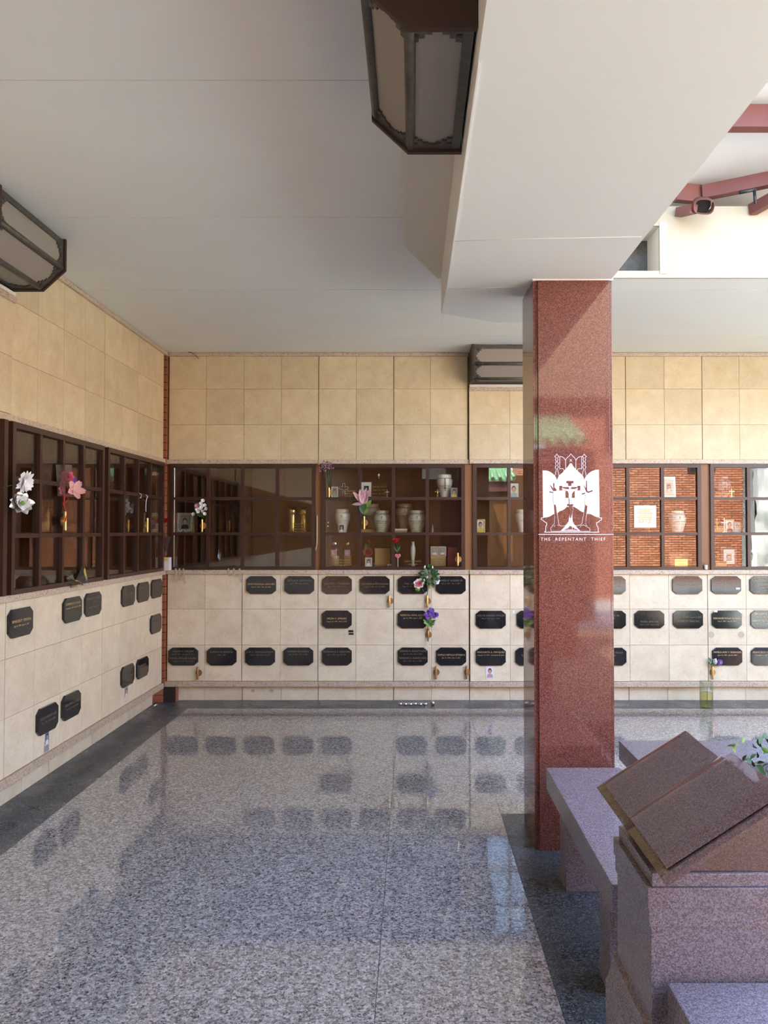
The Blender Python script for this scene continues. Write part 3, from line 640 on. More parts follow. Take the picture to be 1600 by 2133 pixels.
for a, b in ((5.54, 5.605), (6.88, 6.94), (4.21, 4.265), (3.30, 4.20)): pilaster('left', a, b, wl)
MB().box(-.02, .02, -.03, .03, 0, .956).build('post', 'frame', wl, (4.20, 0, 1.1755))

# ================================================================== MEMORIAL PLAQUES
PWD, PHT = .268, .160
ch = .038
pl_out = [(-PWD/2+ch, -PHT/2), (PWD/2-ch, -PHT/2), (PWD/2, -PHT/2+ch*.8), (PWD/2, PHT/2-ch*.8), (PWD/2-ch, PHT/2), (-PWD/2+ch, PHT/2), (-PWD/2, PHT/2-ch*.8), (-PWD/2, -PHT/2+ch*.8)]
pmb = MB().prism(pl_out, lambda p, t: (p[0], t, p[1]), 0, -.016)
_p0 = pmb.build('plate', 'plaque', None, bevel=.002); PLATE = _p0.data; bpy.data.objects.remove(_p0)
ORD = ['first', 'second', 'third', 'fourth', 'fifth', 'sixth', 'seventh', 'eighth', 'ninth', 'tenth']
def plaque(wall, px, py, label, lines, col='gold', y0=.028):
    t = wall_thing('memorial_plaque', label, 'plaque', wall, px, py, 0, 'black memorial plaques')
    if wall == 'back' and 978 < px < 1310: t.location.y -= .012
    piece('plate', PLATE, t, (0, 0, 0))
    z = y0
    for i, (s, big) in enumerate(lines):
        text('inscription', s, .0215 if big else .0145, col, t, (0, -.0165, z), maxw=.245, spacing=1.02)
        z -= .026 if big else .036
    return t
rows = {1: 1219, 2: 1290, 3: 1367}
BK = [  # row, px, text colour, lines, first line height, label
 (1, 544.7, 'gold', [('JOHN MANSALILI SANCHEZ', 1), ('May 29, 1970 - Mar. 28, 2020', 0)], 0.008, 'first plaque from the left in the top row of the back wall'),
 (1, 624, 'goldf', [('CECILIA B. GERRITSEN', 1), ('July 7, 1942 - Sept. 18, 2019', 0)], .04, 'second plaque from the left in the top row of the back wall'),
 (1, 702.5, 'goldf', [('FLAVSTO L. TORRENTE', 1), ('Apr. 3, 1931 - Feb. 13, 2007', 0)], .012, 'top row plaque third from the left, above two others in its column'),
 (1, 781, 'goldf', [('JORALEMON & PETE NOLONG', 1), ('Aug. 27, 1936 - Dec. 30, 2022', 0)], .01, 'plaque above and left of the empty brass holder in the top row'),
 (1, 860, 'goldf', [('TING LEE CHUA', 1), ('Feb. 12, 1927 - Aug. 9, 2001', 0)], .012, 'top row plaque partly hidden by the pink and white roses'),
 (1, 939, 'goldf', [('ROMEO E. GUEVEZ SR.', 1), ('Feb. 21, 1941 - Apr. 7, 2007', 0)], .04, 'top row plaque just right of the white rose'),
 (1, 1271, 'goldf', [('REYNALDO MARTIN', 1), ('1948 - 2015', 0)], -.012, 'top row plaque half hidden behind the right side of the red pillar'),
 (1, 1431, 'goldf', [('ESTANISLAO SERRANO', 1)], .0, 'top row plaque alone above bare tile right of the pillar'),
 (1, 1511.5, 'goldf', [('MILAGROS R. ESTEBAN', 1), ('1950 - 2012', 0)], .038, 'top row plaque with a small white sticker at its right edge'),
 (1, 1592, 'goldf', [('LORETO P. SANTOS', 1), ('Jan. 19, 1931 - Apr. 4, 2004', 0), ('LEN FERRER', 1), ('Jan. 6, 1940 - Feb. 2, 2014', 0)], .05, 'top row plaque cut off by the picture edge'),
 (2, 702, 'gold', [('HELEN R. JIMENEZ', 1), ('August 10, 1936 - May 7, 2019', 0)], .008, 'middle row plaque above the two black stickers'),
 (2, 859.5, 'gold', [('REBECCA KING CHUA', 1), ('July 16, 1938 - April 7, 2008', 0)], .038, 'middle row plaque partly behind the violet flowers'),
 (2, 1022, 'goldf', [('JOSE LUIS GUERRERO PASQUEZ', 1), ('May 4, 1937 - Apr. 3, 2019', 0)], .036, 'middle row plaque left of the red pillar'),
 (2, 1107, 'goldf', [('MARIANO REYES', 1)], .01, 'middle row plaque hidden mostly behind the left side of the pillar'),
 (2, 1271.5, 'goldf', [('TERESITA G. SIL', 1), ('1944 - 2011', 0)], .036, 'middle row plaque half hidden behind the right side of the red pillar'),
 (2, 1352, 'goldf', [('ELENA ONG NG', 1), ('April 12, 1929 - June 4, 2013', 0)], -.02, 'middle row plaque first in view right of the pillar, above bare tiles'),
 (2, 1432.5, 'goldf', [('September 19, 1929 - October 7, 2010', 0), ('ROBERTO ONG NG', 1)], .02, 'middle row plaque below the lone top row plaque'),
 (2, 1513, 'gold', [('MARIA RACHEL PAULLAN VILLANUEVA', 1), ('May 9, 1981 - July 26, 2009', 0)], .010, 'middle row plaque with bright lettering above two round marks'),
 (2, 1594, 'gold', [('ZENAIDA M. CASTRO', 1), ('Apr. 14, 1944 - Nov. 8, 2015', 0), ('MARIA CECILIA CASTRO', 1), ('Dec. 14, 1970 - Aug. 2, 2018', 0)], .05, 'middle row plaque cut off by the picture edge'),
 (3, 382.5, 'goldf', [('ARLENE B. SPELGER', 1), ('May 22, 1964 - October 27, 2019', 0), ('RAFAEL SPELGER LAUREL', 1), ('October 1, 1938 - May 3, 2014', 0)], .046, 'bottom row plaque nearest the corner, above a brass holder'),
 (3, 462.3, 'goldf', [('ELENITA M. RAMIREZ', 1), ('1955 - 2005', 0)], .04, 'bottom row plaque second from the corner'),
 (3, 542.3, 'goldf', [('JOSE A. PANGALILINGAN', 1), ('May 25, 1938 - Sept. 28, 2005', 0)], .04, 'bottom row plaque third from the corner'),
 (3, 622, 'goldf', [('ADRIAN ESCAPERO', 1), ('Dec. 22, 2001 - Oct. 4, 2001', 0)], .044, 'bottom row plaque fourth from the corner'),
 (3, 702, 'goldf', [('PETERMAN & Z. GREGORIO', 1), ('Jan. 1, 1937 - June 30, 1999', 0)], .042, 'bottom row plaque fifth from the corner, below the two stickers'),
 (3, 860, 'goldf', [('GEORGE A. AGANTILADO', 1), ('May 27, 1934 - Feb. 3, 2007', 0), ('REMEDIOS G. AGANTILADO', 1), ('Jan. 1, 1936 - Mar. 11, 2015', 0)], .048, 'bottom row plaque with four lines, left of a brass holder'),
 (3, 940, 'gold', [('ROMULO REPOLLO ESTABAYA', 1), ('Jan. 31, 1964 - Dec. 4, 2021', 0)], .014, 'bottom row plaque between and above two brass holders'),
 (3, 1022, 'gold', [('MARGARITA A. MAYQUEZ', 1), ('October 17, 1915 - December 23, 2013', 0)], .040, 'bottom row plaque above the small portrait print'),
 (3, 1104, 'goldf', [('PILAR SORIANO', 1)], .01, 'bottom row plaque hidden mostly behind the left side of the pillar'),
 (3, 1272.5, 'goldf', [('ANTONIO S. TEOLES', 1), ('1930 - 2004', 0)], .036, 'bottom row plaque half hidden behind the right side of the red pillar'),
 (3, 1514, 'gold', [('PAMELA ANN V. BUNAGAN', 1), ('June 13, 1983 - July 22, 2009', 0)], .038, 'bottom row plaque behind the purple and white flowers'),
 (3, 1595, 'gold', [('FRANCISCO F. BAUTISTA', 1), ('December 5, 1930 - Sept. 2, 2016', 0)], .038, 'bottom row plaque cut off by the picture edge'),
]
for r, px, col, lines, y0, lab in BK: plaque('back', px, rows[r] + (-.5 if r == 1 else 0), 'black octagonal ' + lab, lines, col, y0)
LK = [(39.5, 1296, [('BENILDES P. TERUASA', 1), ('July 31, 1943 - June 11, 2017', 0)], 'gold', .01, 'nearest plaque in the upper row of the left wall'),
 (148, 1269.5, [('FLORENCIO B. AGULA', 1), ('November 7, 1943 - March 16, 1999', 0)], 'gold', .04, 'second nearest plaque in the upper row of the left wall, gold lettering'),
 (191, 1258, [('RODOLFO S. CRUZADO', 1), ('1952 - 1995', 0), ('ISABEL CRUZADO', 1)], 'goldf', .04, 'third nearest plaque in the upper row of the left wall, faded lettering'),
 (264.6, 1240.6, [('VICENTE ROMERO', 1), ('1933 - 2001', 0)], 'goldf', .01, 'left wall upper row plaque, first of the three near the corner'),
 (296, 1233, [('EDUARDO P. MILAN', 1), ('June 4, 1939 - July 1, 2008', 0)], 'goldf', .036, 'left wall upper row plaque, middle of the three near the corner'),
 (324, 1225.7, [('CARLOS LIM', 1), ('1936 - 2000', 0)], 'goldf', .01, 'left wall upper row plaque next to the corner pier'),
 (322.5, 1299, [('AURORA DE LEON', 1), ('1940 - 2006', 0)], 'goldf', .03, 'left wall plaque alone in the middle row by the corner pier'),
 (263.5, 1406.7, [('ERNESTO D. VILLAR', 1), ('1938 - 2010', 0), ('LUZ VILLAR', 1)], 'goldf', -.01, 'left wall lower plaque above the worn small print'),
 (294.5, 1390.4, [('FELISA TAN', 1), ('1941 - 2004', 0)], 'goldf', .02, 'left wall lower plaque closest to the corner'),
 (95.7, 1497, [('JOSE LAURENTE RUIZ', 1), ('May 3, 1940 - August 1, 2002', 0)], 'goldf', .015, 'left wall lower plaque above the blue holy card'),
 (145.5, 1469, [('GUILLERMO A. LOPEZ', 1), ('June 19, 1944 - June 20, 2014', 0)], 'goldf', .015, 'left wall lower plaque second nearest the viewer')]
for px, py, lines, col, y0, lab in LK: plaque('left', px, py, 'black octagonal ' + lab, lines, col, y0)

# ================================================================== BRASS FLOWER HOLDERS
def holder(wall, px, py, label, mat='brass', h=.115, cone=False, off=0.0):
    t = wall_thing('flower_holder', label, 'flower holder', wall, px, py, off, 'brass flower holders')
    if wall == 'back' and 978 < px: t.location.y -= .0
    MB().disc_y(.006, 0, -.0, .029, -.006, 20).build('rosette', 'copper', t)
    r = [(.0085, 0), (.0095, .004), (.0095, h-.004), (.0088, h)] if not cone else [(.003, 0), (.008, .03), (.0105, .07), (.0115, h)]
    MB().lathe([(a, b-h/2) for a, b in r], 0, -.022, 0, 14).build('tube', mat, t)
    MB().box(-.004, .004, -.016, -.004, -.006, .006).build('bracket', mat, t)
    return t
HB = [(412.9, 1401.5, 'dull brass holder below the corner plaque in the bottom row', 'copper', .115, 0, 0), (811.5, 1251.8, 'empty brass holder right of the fourth top row plaque', 'brass', .110, 0, 0),
 (890, 1252, 'brass holder carrying the pink and white roses', 'brass', .110, 0, 0), (891.7, 1322, 'brass cone holder carrying the violet flowers', 'copper', .115, 1, 0),
 (908, 1400, 'dull brass holder at the lower left of the bottom row plaque, one of a pair', 'copper', .118, 0, 0), (971.7, 1400, 'dull brass holder at the lower right of the bottom row plaque, one of a pair', 'copper', .118, 0, 0),
 (1482.4, 1400.5, 'brass holder with purple and white flowers near the tall glass', 'brass', .118, 0, 0), (422.3, 1095, 'brass holder in front of the silver photo frame', 'brass', .115, 0, -.014),
 (686, 1026, 'brass holder with the mauve flower bunch at the urn cabinet', 'brass', .088, 0, -.014), (758.7, 1089, 'brass holder carrying the pink lily', 'brass', .118, 0, -.014), (953.4, 1165, 'brass holder at the lower right corner of the urn cabinet', 'brass', .118, 0, -.014)]
for px, py, lab, mt, h, cn, off in HB: holder('back', px, py, lab, mt, h, cn, off)
holder('left', 128.7, 1085, 'brass holder with red ribbon carrying the pink frangipani', 'brass', .125, 0, -.035)
holder('left', 301.5, 1094, 'brass holder with a white ribbon on the far left cabinet', 'brass', .12, 0, -.035)

# ================================================================== BOUQUETS
R0 = random.Random(3)
def bq(name, label, wall, px, py, off=-.036, group=None): return wall_thing(name, label, 'flower', wall, px, py, off, group)
def rel(t, px, py, y=0.0):
    p = onY(px, py, t.location.y); return Vector((p.x-t.location.x, y, p.z-t.location.z))
def stems(t, lst, r=.0016, mat='stem'):
    for a, m_, b in lst: MB().tube([a, m_, b], r, 5).build('stem', mat, t)
# mauve hydrangea bunch
t = bq('flower_bunch', 'mauve flower bunch on long thin stems at the top left of the urn cabinet', 'back', 686, 1016)
for cx, cy, rr in ((672, 974, 11), (683, 966, 10), (690, 972, 8), (677, 968, 8)):
    c = rel(t, cx, cy, -.02)
    mb = MB()
    for k in range(34):
        a = R0.uniform(0, 2*PI); q = R0.random()**.6; d = Vector((math.cos(a)*q, -.8*math.sqrt(1-q*q*.9), math.sin(a)*q))
        mb.leaf(c + d*rr*S*.75, (d + Vector((R0.uniform(-.7, .7), -.3, R0.uniform(-.7, .7)))), d.cross(Vector((.1, .3, 1))), .016, .009)
    mb.build('blossom', R0.choice(['mauvep', 'mauvep']), t)
    MB().tube([c, (c.x*.5, -.01, c.z*.5), (0, 0, -.01)], .0014, 5).build('stem', 'stem', t)
for dx in (-10, -6, -2, 2, 4): MB().tube([rel(t, 684+dx, 975+abs(dx), -.01), rel(t, 686+dx*.5, 1000, 0), (0, 0, 0)], .0013, 5).build('stem', 'stem', t)
# lily
t = bq('lily', 'pink lily with three green leaves at the divider of the urn cabinet', 'back', 758.7, 1076)
c = rel(t, 757, 1050, -.01)
for (qx, qy, w, m_) in ((737, 1024, 10, 'pink'), (768, 1020, 11, 'pink'), (750, 1020, 12, 'pink'), (762, 1018, 13, 'mauvep'), (734, 1050, 7, 'mauvep'), (766, 1034, 12, 'pink'), (753, 1030, 14, 'pink')):
    q = rel(t, qx, qy, -.03); d = q-c; MB().leaf(c, d, (R0.uniform(-.3, .3), -1, .2), d.length, w*S, .25, .3).build('petal', m_, t)
for (qx, qy, w, m_) in ((774, 1041, 9, 'green_l'), (768, 1060, 8, 'green_l'), (749, 1052, 9, 'green'), (760, 1046, 9, 'green'), (747, 1042, 7, 'green')):
    q = rel(t, qx, qy, -.02); a = rel(t, 759, 1072 if qy > 1050 else 1062, 0); d = q-a; MB().leaf(a, d, (0, -1, .2), d.length, w*S, .1, .15).build('leaf', m_, t)
MB().tube([(0, 0, 0), rel(t, 758, 1062), c], .003, 6).build('stem', 'stem', t)
# white and pink sprig by the silver frame
t = bq('flower_sprig', 'small white and pink sprig in front of the first back cabinet', 'back', 422.3, 1082)
for k, (cx, cy) in enumerate([(424, 1043), (420, 1049), (427, 1053), (418, 1060), (430, 1060), (424, 1064), (405, 1071), (414, 1066), (428, 1070), (421, 1056), (412, 1062)]):
    c = rel(t, cx, cy, R0.uniform(-.03, -.01)); MB().bloom(c, (R0.uniform(-.5, .5), -1, R0.uniform(-.2, .5)), 4.2*S, 5, 1, .35, .9).build('blossom', 'white', t)
MB().bloom(rel(t, 412, 1054, -.02), (-.2, -1, .2), 6*S, 7, 2, .3).build('blossom', 'pink', t)
for (qx, qy) in ((405, 1056), (404, 1066), (416, 1045), (431, 1072), (411, 1072), (426, 1075)):
    a = rel(t, 421, 1076); d = rel(t, qx, qy, -.012)-a; MB().leaf(a, d, (0, -1, 0), d.length, 5*S).build('leaf', 'green', t)
stems(t, [((0, 0, -.01), rel(t, 422, 1068), rel(t, 424, 1048, -.012))])
# roses over the top row plaque
t = bq('rose_bunch', 'pink rose and white rose with a dark green leafy top over a plaque', 'back', 890, 1239)
c = rel(t, 873, 1215, -.03); MB().bloom(c, (-.2, -1, .15), 11*S, 7, 2, .25, 1.1).build('rose_petals', 'urn_w', t); MB().bloom(c+Vector((.004, -.012, 0)), (0, -1, .1), 7*S, 7, 3, .5, 1.1).build('rose_heart', 'pinkd', t)
c = rel(t, 907.5, 1210, -.03); MB().bloom(c, (.3, -1, .2), 8*S, 7, 3, .45, 1.2).build('rose_petals', 'white', t)
for k in range(64):
    a = R0.uniform(0, 2*PI); q = R0.random()**.6; p = rel(t, 895+15*q*math.cos(a), 1198+18*q*math.sin(a), R0.uniform(-.05, -.01))
    MB().leaf(p, (math.cos(a), R0.uniform(-.5, .2), -math.sin(a)+.3), (R0.uniform(-.4, .4), -1, .4), R0.uniform(7, 11)*S, 6.5*S, .2, .2).build('leaf', 'green', t)
for (cx, cy) in ((885, 1180), (901, 1181), (890, 1201), (883, 1208)): MB().leaf(rel(t, cx, cy+3, -.04), (.1, -.1, 1), (0, -1, 0), 6*S, 3*S).build('bud', 'urn_w', t)
for (cx, cy) in ((872, 1228), (868, 1226)): MB().leaf(rel(t, cx+2, cy-5, -.03), (-.4, -.2, -1), (0, -1, 0), 9*S, 6*S).build('leaf', 'green_l', t)
stems(t, [((0, 0, -.01), rel(t, 882, 1230, -.01), rel(t, 874, 1218, -.02)), ((0, 0, -.01), rel(t, 893, 1222, -.01), rel(t, 898, 1210, -.02)), ((0, 0, -.01), rel(t, 890, 1228), rel(t, 892, 1205, -.02))], .0018)
# violet bunch
t = bq('violet_bunch', 'violet flowers with bright green leaves below the rose holder', 'back', 891.7, 1309)
for cx, cy in ((887, 1280), (893, 1275), (900, 1271), (906, 1279), (909, 1280), (898, 1278), (890, 1284), (903, 1284), (896, 1269)):
    MB().bloom(rel(t, cx, cy, R0.uniform(-.04, -.02)), (R0.uniform(-.6, .6), -1, R0.uniform(-.2, .6)), 5.5*S, 6, 2, .3, .8).build('blossom', 'violet', t)
for qx, qy in ((884, 1296), (906, 1291), (903, 1300), (889, 1304), (897, 1285), (883, 1290), (900, 1305), (890, 1290), (905, 1296)):
    a = rel(t, 893, 1299); d = rel(t, qx, qy, -.03)-a; MB().leaf(a, d, (0, -1, .3), max(d.length, .03), 6*S).build('leaf', R0.choice(['green_l', 'green']), t)
stems(t, [((0, 0, -.02), rel(t, 892, 1300), rel(t, 896, 1282, -.02))], .003)
MB().tube([rel(t, 891, 1334), rel(t, 887, 1340, -.01), rel(t, 890, 1344, -.01), rel(t, 894, 1338, -.01), rel(t, 892, 1334)], .0015, 5).build('wire_loop', 'silver', t)
MB().tube([rel(t, 885, 1290, -.01), rel(t, 877, 1284, -.02), rel(t, 871, 1283, -.02)], .001, 4).build('tendril', 'green_l', t)
# right flowers
t = bq('carnation_pair', 'white ball bloom and purple rose beside the last bottom row plaque', 'back', 1482.4, 1387)
mb = MB(); c = rel(t, 1484, 1376, -.02)
for k in range(44):
    a = R0.uniform(0, 2*PI); q = R0.random()**.6; d = Vector((math.cos(a)*q, -math.sqrt(max(0, 1-q*q)), math.sin(a)*q)); mb.leaf(c + d*5*S, d+Vector((.2, 0, .2)), d.cross(Vector((0, .2, 1))), .015, .01)
mb.build('bloom', 'white', t); MB().bloom(rel(t, 1497, 1378, -.02), (.2, -1, 0), 7*S, 8, 3, .35, 1.1).build('bloom', 'violet', t)
MB().bloom(rel(t, 1497, 1378, -.024), (.2, -1, 0), 5*S, 7, 2, .5, 1.1).build('bloom_heart', 'mauvep', t)
for qx, qy in ((1477, 1370), (1476, 1380), (1490, 1384), (1500, 1386)):
    a = rel(t, 1485, 1384); d = rel(t, qx, qy, -.01)-a; MB().leaf(a, d, (0, -1, 0), d.length, 5*S).build('leaf', 'green', t)
stems(t, [((0, 0, -.01), (0, -.004, .01), rel(t, 1484, 1378, -.01)), ((0, 0, -.01), (.01, -.004, .01), rel(t, 1496, 1379, -.01))])
# daisy and grey bloom, left wall
t = wall_thing('daisy', 'large white daisy tilted on a thin stem at the near left cabinet', 'flower', 'left', 51, 1004, -.13)
MB().bloom((0, 0, 0), (-.15, -.97, -.25), .062, 20, 2, .12, 1.5).build('petals', 'white', t); MB().ball((-.002, -.006, 0), .014, 10, (1, .5, 1)).build('centre', 'urn_w', t)
MB().tube([(-.004, .01, -.004), (-.04, .05, -.02), (-.075, .08, -.035)], .0016, 6).build('stem', 'stem', t)
t = wall_thing('anemone', 'silver grey anemone below the white daisy', 'flower', 'left', 42, 1048, -.10)
MB().bloom((0, 0, 0), (-.6, -.75, .1), .066, 9, 3, .35, 1.0, jit=.25).build('petals', 'silver', t); MB().bloom((-.008, -.010, 0), (-.6, -.75, .1), .045, 7, 2, .5, 1.0).build('petals', 'white', t)
MB().ball((-.016, -.020, 0), .013, 10).build('centre', 'green_l', t); MB().tube([(-.004, .01, -.01), (-.02, .05, -.03), (-.03, .06, -.06)], .0016, 6).build('stem', 'stem', t)
# frangipani with wrapped rose
t = wall_thing('frangipani_bunch', 'pink and violet foam frangipani tied with red ribbon on the left wall', 'flower', 'left', 128.7, 1066, -.057)
def foam(c, face, r, mat, n=5, a0=0):
    f = Vector(face).normalized(); a = f.cross(Vector((0, 0, 1))).normalized(); b = f.cross(a); c = Vector(c)
    for i in range(n):
        an = 2*PI*i/n + a0; o = a*math.cos(an) + b*math.sin(an)
        m2 = MB(); d = (o*.9 + f*.4); sd = d.cross(f).normalized(); vs = []
        for u_ in (0, .25, .5, .75, 1): 
            ww = math.sin(PI*(.08+.84*u_))**.7*.46*r
            cc = c + d*r*u_
            vs += [cc - sd*ww*.72 + f*.16*r, cc - f*.08*r*math.sin(PI*u_), cc + sd*ww*.72 + f*.16*r]
        m2.add(vs, [(i2*3+j, i2*3+j+1, i2*3+j+4, i2*3+j+3) for i2 in range(4) for j in range(2)], True).build('petal', mat, t)
foam((.050, -.05, .135), (-.55, -.78, .2), .068, 'pink', 5, .4); foam((.115, -.01, .165), (-.6, -.75, .1), .062, 'violet', 5, .9)
MB().leaf((.01, 0, .10), (.55, -.1, .5), (0, -1, .2), .12, .05).build('leaf', 'green', t)
stems(t, [((0, 0, -.01), (.02, -.01, .09), (.05, -.03, .18)), ((0, 0, -.01), (.04, 0, .1), (.09, .02, .2))], .0025)
for pts in ([(0, -.01, .03), (-.03, -.02, .05), (.0, -.01, .06)], [(0, -.01, .05), (.04, -.02, .075), (.07, -.01, .09)], [(0, -.012, .04), (.025, -.02, -.01), (.03, -.01, -.06)], [(0, -.01, .05), (-.01, -.02, .10), (.01, -.01, .12)]):
    MB().tube(pts, .0035, 4).build('ribbon', 'redp', t)
t = wall_thing('wrapped_rose', 'orange pink rose in a clear sleeve above the frangipani', 'flower', 'left', 134, 1004, -.05)
mb = MB(); mb.add([(-.055, -.03, .105), (.04, -.03, .11), (.035, -.03, -.09), (-.05, -.03, -.09), (-.055, .03, .105), (.04, .03, .11), (.03, .02, -.09), (-.045, .02, -.09)], [(0, 3, 2, 1), (4, 5, 6, 7), (0, 4, 7, 3), (1, 2, 6, 5)]).build('sleeve', 'plastic', t)
for k in range(3): MB().bloom((-.008 + .01*(k-1), -.014, -.05 + .04*k), (-.75, -.6, .2), .044, 8, 3, .35, 1.1).build('rose_petals', 'pinkd', t)
MB().bloom((-.015, -.030, -.02), (-.75, -.6, .2), .02, 6, 2, .4, 1.1).build('rose_heart', 'yellow', t)
MB().tube([(-.005, 0, -.06), (-.003, .0, -.16)], .003, 5).build('stem', 'stem', t)
# white ribbon on the far left cabinet
t = wall_thing('white_ribbon', 'curled white ribbon hanging over the glazing bar of the far left cabinet', 'ribbon', 'left', 302, 1052, -.05)
MB().tube([(.02, 0, .085), (.03, -.01, .07), (.01, -.01, .05), (-.005, -.01, .02), (-.01, -.01, -.02), (-.005, -.01, -.055)], .0035, 5).build('strip', 'white', t)
MB().tube([(-.13, .0, .09), (-.11, -.01, .08), (-.125, -.01, .055), (-.15, -.01, .05)], .003, 5).build('strip', 'white', t)
MB().tube([(-.115, -.002, .06), (-.06, -.005, .045), (-.015, -.008, .03)], .0015, 5).build('strip', 'silver', t)
# rose and wrapped flowers at the corner pier
t = wall_thing('red_rose', 'red rose standing in the corner by the brick pier', 'flower', 'back', 342.5, 1086, -.12)
MB().bloom((0, 0, 0), (.1, -1, .4), .034, 7, 3, .5, 1.2).build('rose_petals', 'redp', t); MB().tube([(0, .01, -.01), (0, .02, -.1), (.005, .03, -.2)], .0025, 5).build('stem', 'stem', t)
MB().leaf((0, .01, -.09), (-.6, -.2, -.3), (0, -1, .3), .05, .03).build('leaf', 'green', t)
t = wall_thing('wrapped_posy', 'pink posy in clear plastic wrap above the white carton', 'flower', 'back', 344, 1130, -.10)
for k in range(3): MB().bloom((R0.uniform(-.02, .02), -.02, R0.uniform(-.02, .03)), (R0.uniform(-.3, .3), -1, .3), .032, 7, 2, .4, 1.1).build('rose_petals', 'pinkd', t)
MB().add([(-.045, -.03, .05), (.045, -.04, .045), (.022, -.02, -.08), (-.022, -.02, -.08), (-.04, .02, .06), (.05, .02, .05), (.02, .01, -.08), (-.02, .01, -.08)], [(0, 3, 2, 1), (4, 5, 6, 7), (0, 4, 7, 3), (1, 2, 6, 5)]).build('wrap', 'plastic', t)
MB().tube([(0, -.005, -.02), (0, -.005, -.115)], .004, 5).build('stem', 'stem', t)
t = thing('paper_carton', 'white paper carton on the corner of the granite ledge', 'carton', (onY(345, 1168, 6.93).x, 6.94, 1.1755))
MB().box(-.042, .04, -.03, .035, 0, .115).build('carton', 'white', t, bevel=.004); MB().box(-.03, .03, -.0315, -.030, .085, .108).build('print', 'yellow', t)
# crumpled plastic bow on the left ledge
t = thing('plastic_wrap', 'crumpled clear plastic wrap with a yellow stripe on the left ledge', 'wrapper', (XL+.0, onX(150, 1205).y, 1.1755), PI/2)
mb = MB(); mb.add([(0, -.02, .02), (.10, -.03, .13), (.17, -.03, .05), (.14, -.055, .005), (.05, -.06, .07)], [(0, 1, 4), (0, 4, 3), (3, 2, 1), (0, 3, 2)]).add([(0, -.02, .02), (-.13, -.02, .05), (-.12, -.045, -.015), (-.03, -.05, -.01), (-.06, -.03, .07)], [(0, 1, 2), (0, 2, 3), (0, 4, 1)]).build('film', 'plastic', t)
MB().add([(.06, -.048, .085), (.095, -.044, .108), (.145, -.04, .03), (.11, -.050, .012)], [(0, 1, 2, 3)]).build('stripe', 'yellow', t)
MB().tube([(-.04, -.04, .03), (.0, -.045, .02), (.05, -.05, -.005)], .005, 6).build('twist', 'copper', t)
# ================================================================== WHAT STANDS IN THE CABINETS
def shelf_x(px, dep): return onY(px, 1105, YB+dep).x
def onshelf(name, label, cat, px, row, dep=.10, group=None, rz=0, up=0): return thing(name, label, cat, (shelf_x(px, dep), YB+dep, ZROW[row]+up), rz, group)
def curved(body, size, r, z, mat, t, name='lettering', maxa=2.2):
    me = text_mesh(body, size).copy(); me.materials.clear(); me.materials.append(M[mat])
    for v in me.vertices: a = v.co.x/r; v.co = (r*1.012*math.sin(a), -r*1.012*math.cos(a), v.co.z + z)
    return piece(name, me, t, (0, 0, 0))
def cross(mb, x, y, z, h, w, b, t=.004, arm=.66):
    mb.box(x-b/2, x+b/2, y, y+t, z, z+h); mb.box(x-w/2, x-b/2, y, y+t, z+h*arm-b/2, z+h*arm+b/2); mb.box(x+b/2, x+w/2, y, y+t, z+h*arm-b/2, z+h*arm+b/2); return mb
def urn(label, px, row, w, h, mat, dep=.135, shape='tall', lines=(), group='cremation urns', up=0, cr=True):
    t = onshelf('cremation_urn', label, 'urn', px, row, dep, group, 0, up); r = w/2
    if shape == 'tall': prof = [(.55, 0), (.58, .02), (.60, .10), (.72, .30), (.90, .52), (.99, .66), (1, .74), (.96, .80), (.84, .855)]
    else: prof = [(.66, 0), (.70, .03), (.66, .07), (.70, .12), (.85, .28), (.98, .50), (1, .60), (.96, .72), (.84, .82), (.76, .84)]
    MB().lathe([(a*r, b*h) for a, b in prof], n=28).build('body', mat, t)
    k = prof[-1][0]; MB().lathe([(k*r, h*.856), (k*r*1.02, h*.87), (k*r*1.02, h*.97), (k*r*.97, h), (.01, h)], n=28).build('lid', mat, t)
    if cr: cross(MB(), 0, -r*1.02, h*.60, h*.14, h*.08, h*.016, .002).build('cross_mark', 'black', t)
    z = h*.50
    for s, sz in lines: curved(s, sz, r*.99, z, 'black', t); z -= h*.09
    return t
urn('white porcelain urn with a small holy picture leaning on it', 713.5, 1, .148, .214, 'urn_w', 0.135, 'tall', [('REYNALDO GO TAN', .011), ('DIED MAY 4, 2001', .008)])
urn('pale marble urn in front, behind the lily, wide and round', 796, 1, .172, .200, 'urn_m', 0.135, 'round', [('YIM MUNG', .022), ('DIED APR. 8, 1998', .013)])
urn('taller pale marble urn at the back, raised on a wooden block behind the lily', 775, 1, .165, .235, 'urn_m', 0.275, 'tall', [('KWOK MING', .02), ('DIED APR. 2, 1991', .012)], up=.032, cr=False)
urn('pale marble urn in front, right of the book stack', 869, 1, .172, .202, 'urn_m', 0.135, 'round', [('NOCK CHAN MA', .020), ('DIED APR. 27, 1998', .012)])
urn('taller tan marble urn standing on the stacked pale blocks', 843, 1, .165, .235, 'urn_t', 0.275, 'tall', [('KWOK CHAN', .02), ('DIED APR. 8, 1993', .012)], up=.034)
u = urn('white urn draped with a black rosary on the top shelf', 926.5, 0, .150, .214, 'urn_w', 0.135, 'tall', [('Dominic R. Bello', .019), ('NOVEMBER 5, 1954 - OCTOBER 13, 2004', .010)], cr=False)
mb = MB(); mb.tube([(.066*math.sin(a), -.068*math.cos(a), .178-.004*math.cos(a)) for a in [k*.35-2.1 for k in range(13)]], .0025, 5).tube([(0, -.071, .176), (.002, -.079, .15), (.001, -.079, .095)], .0028, 5); cross(mb, .001, -.083, .062, .036, .024, .006).build('rosary', 'black', u)
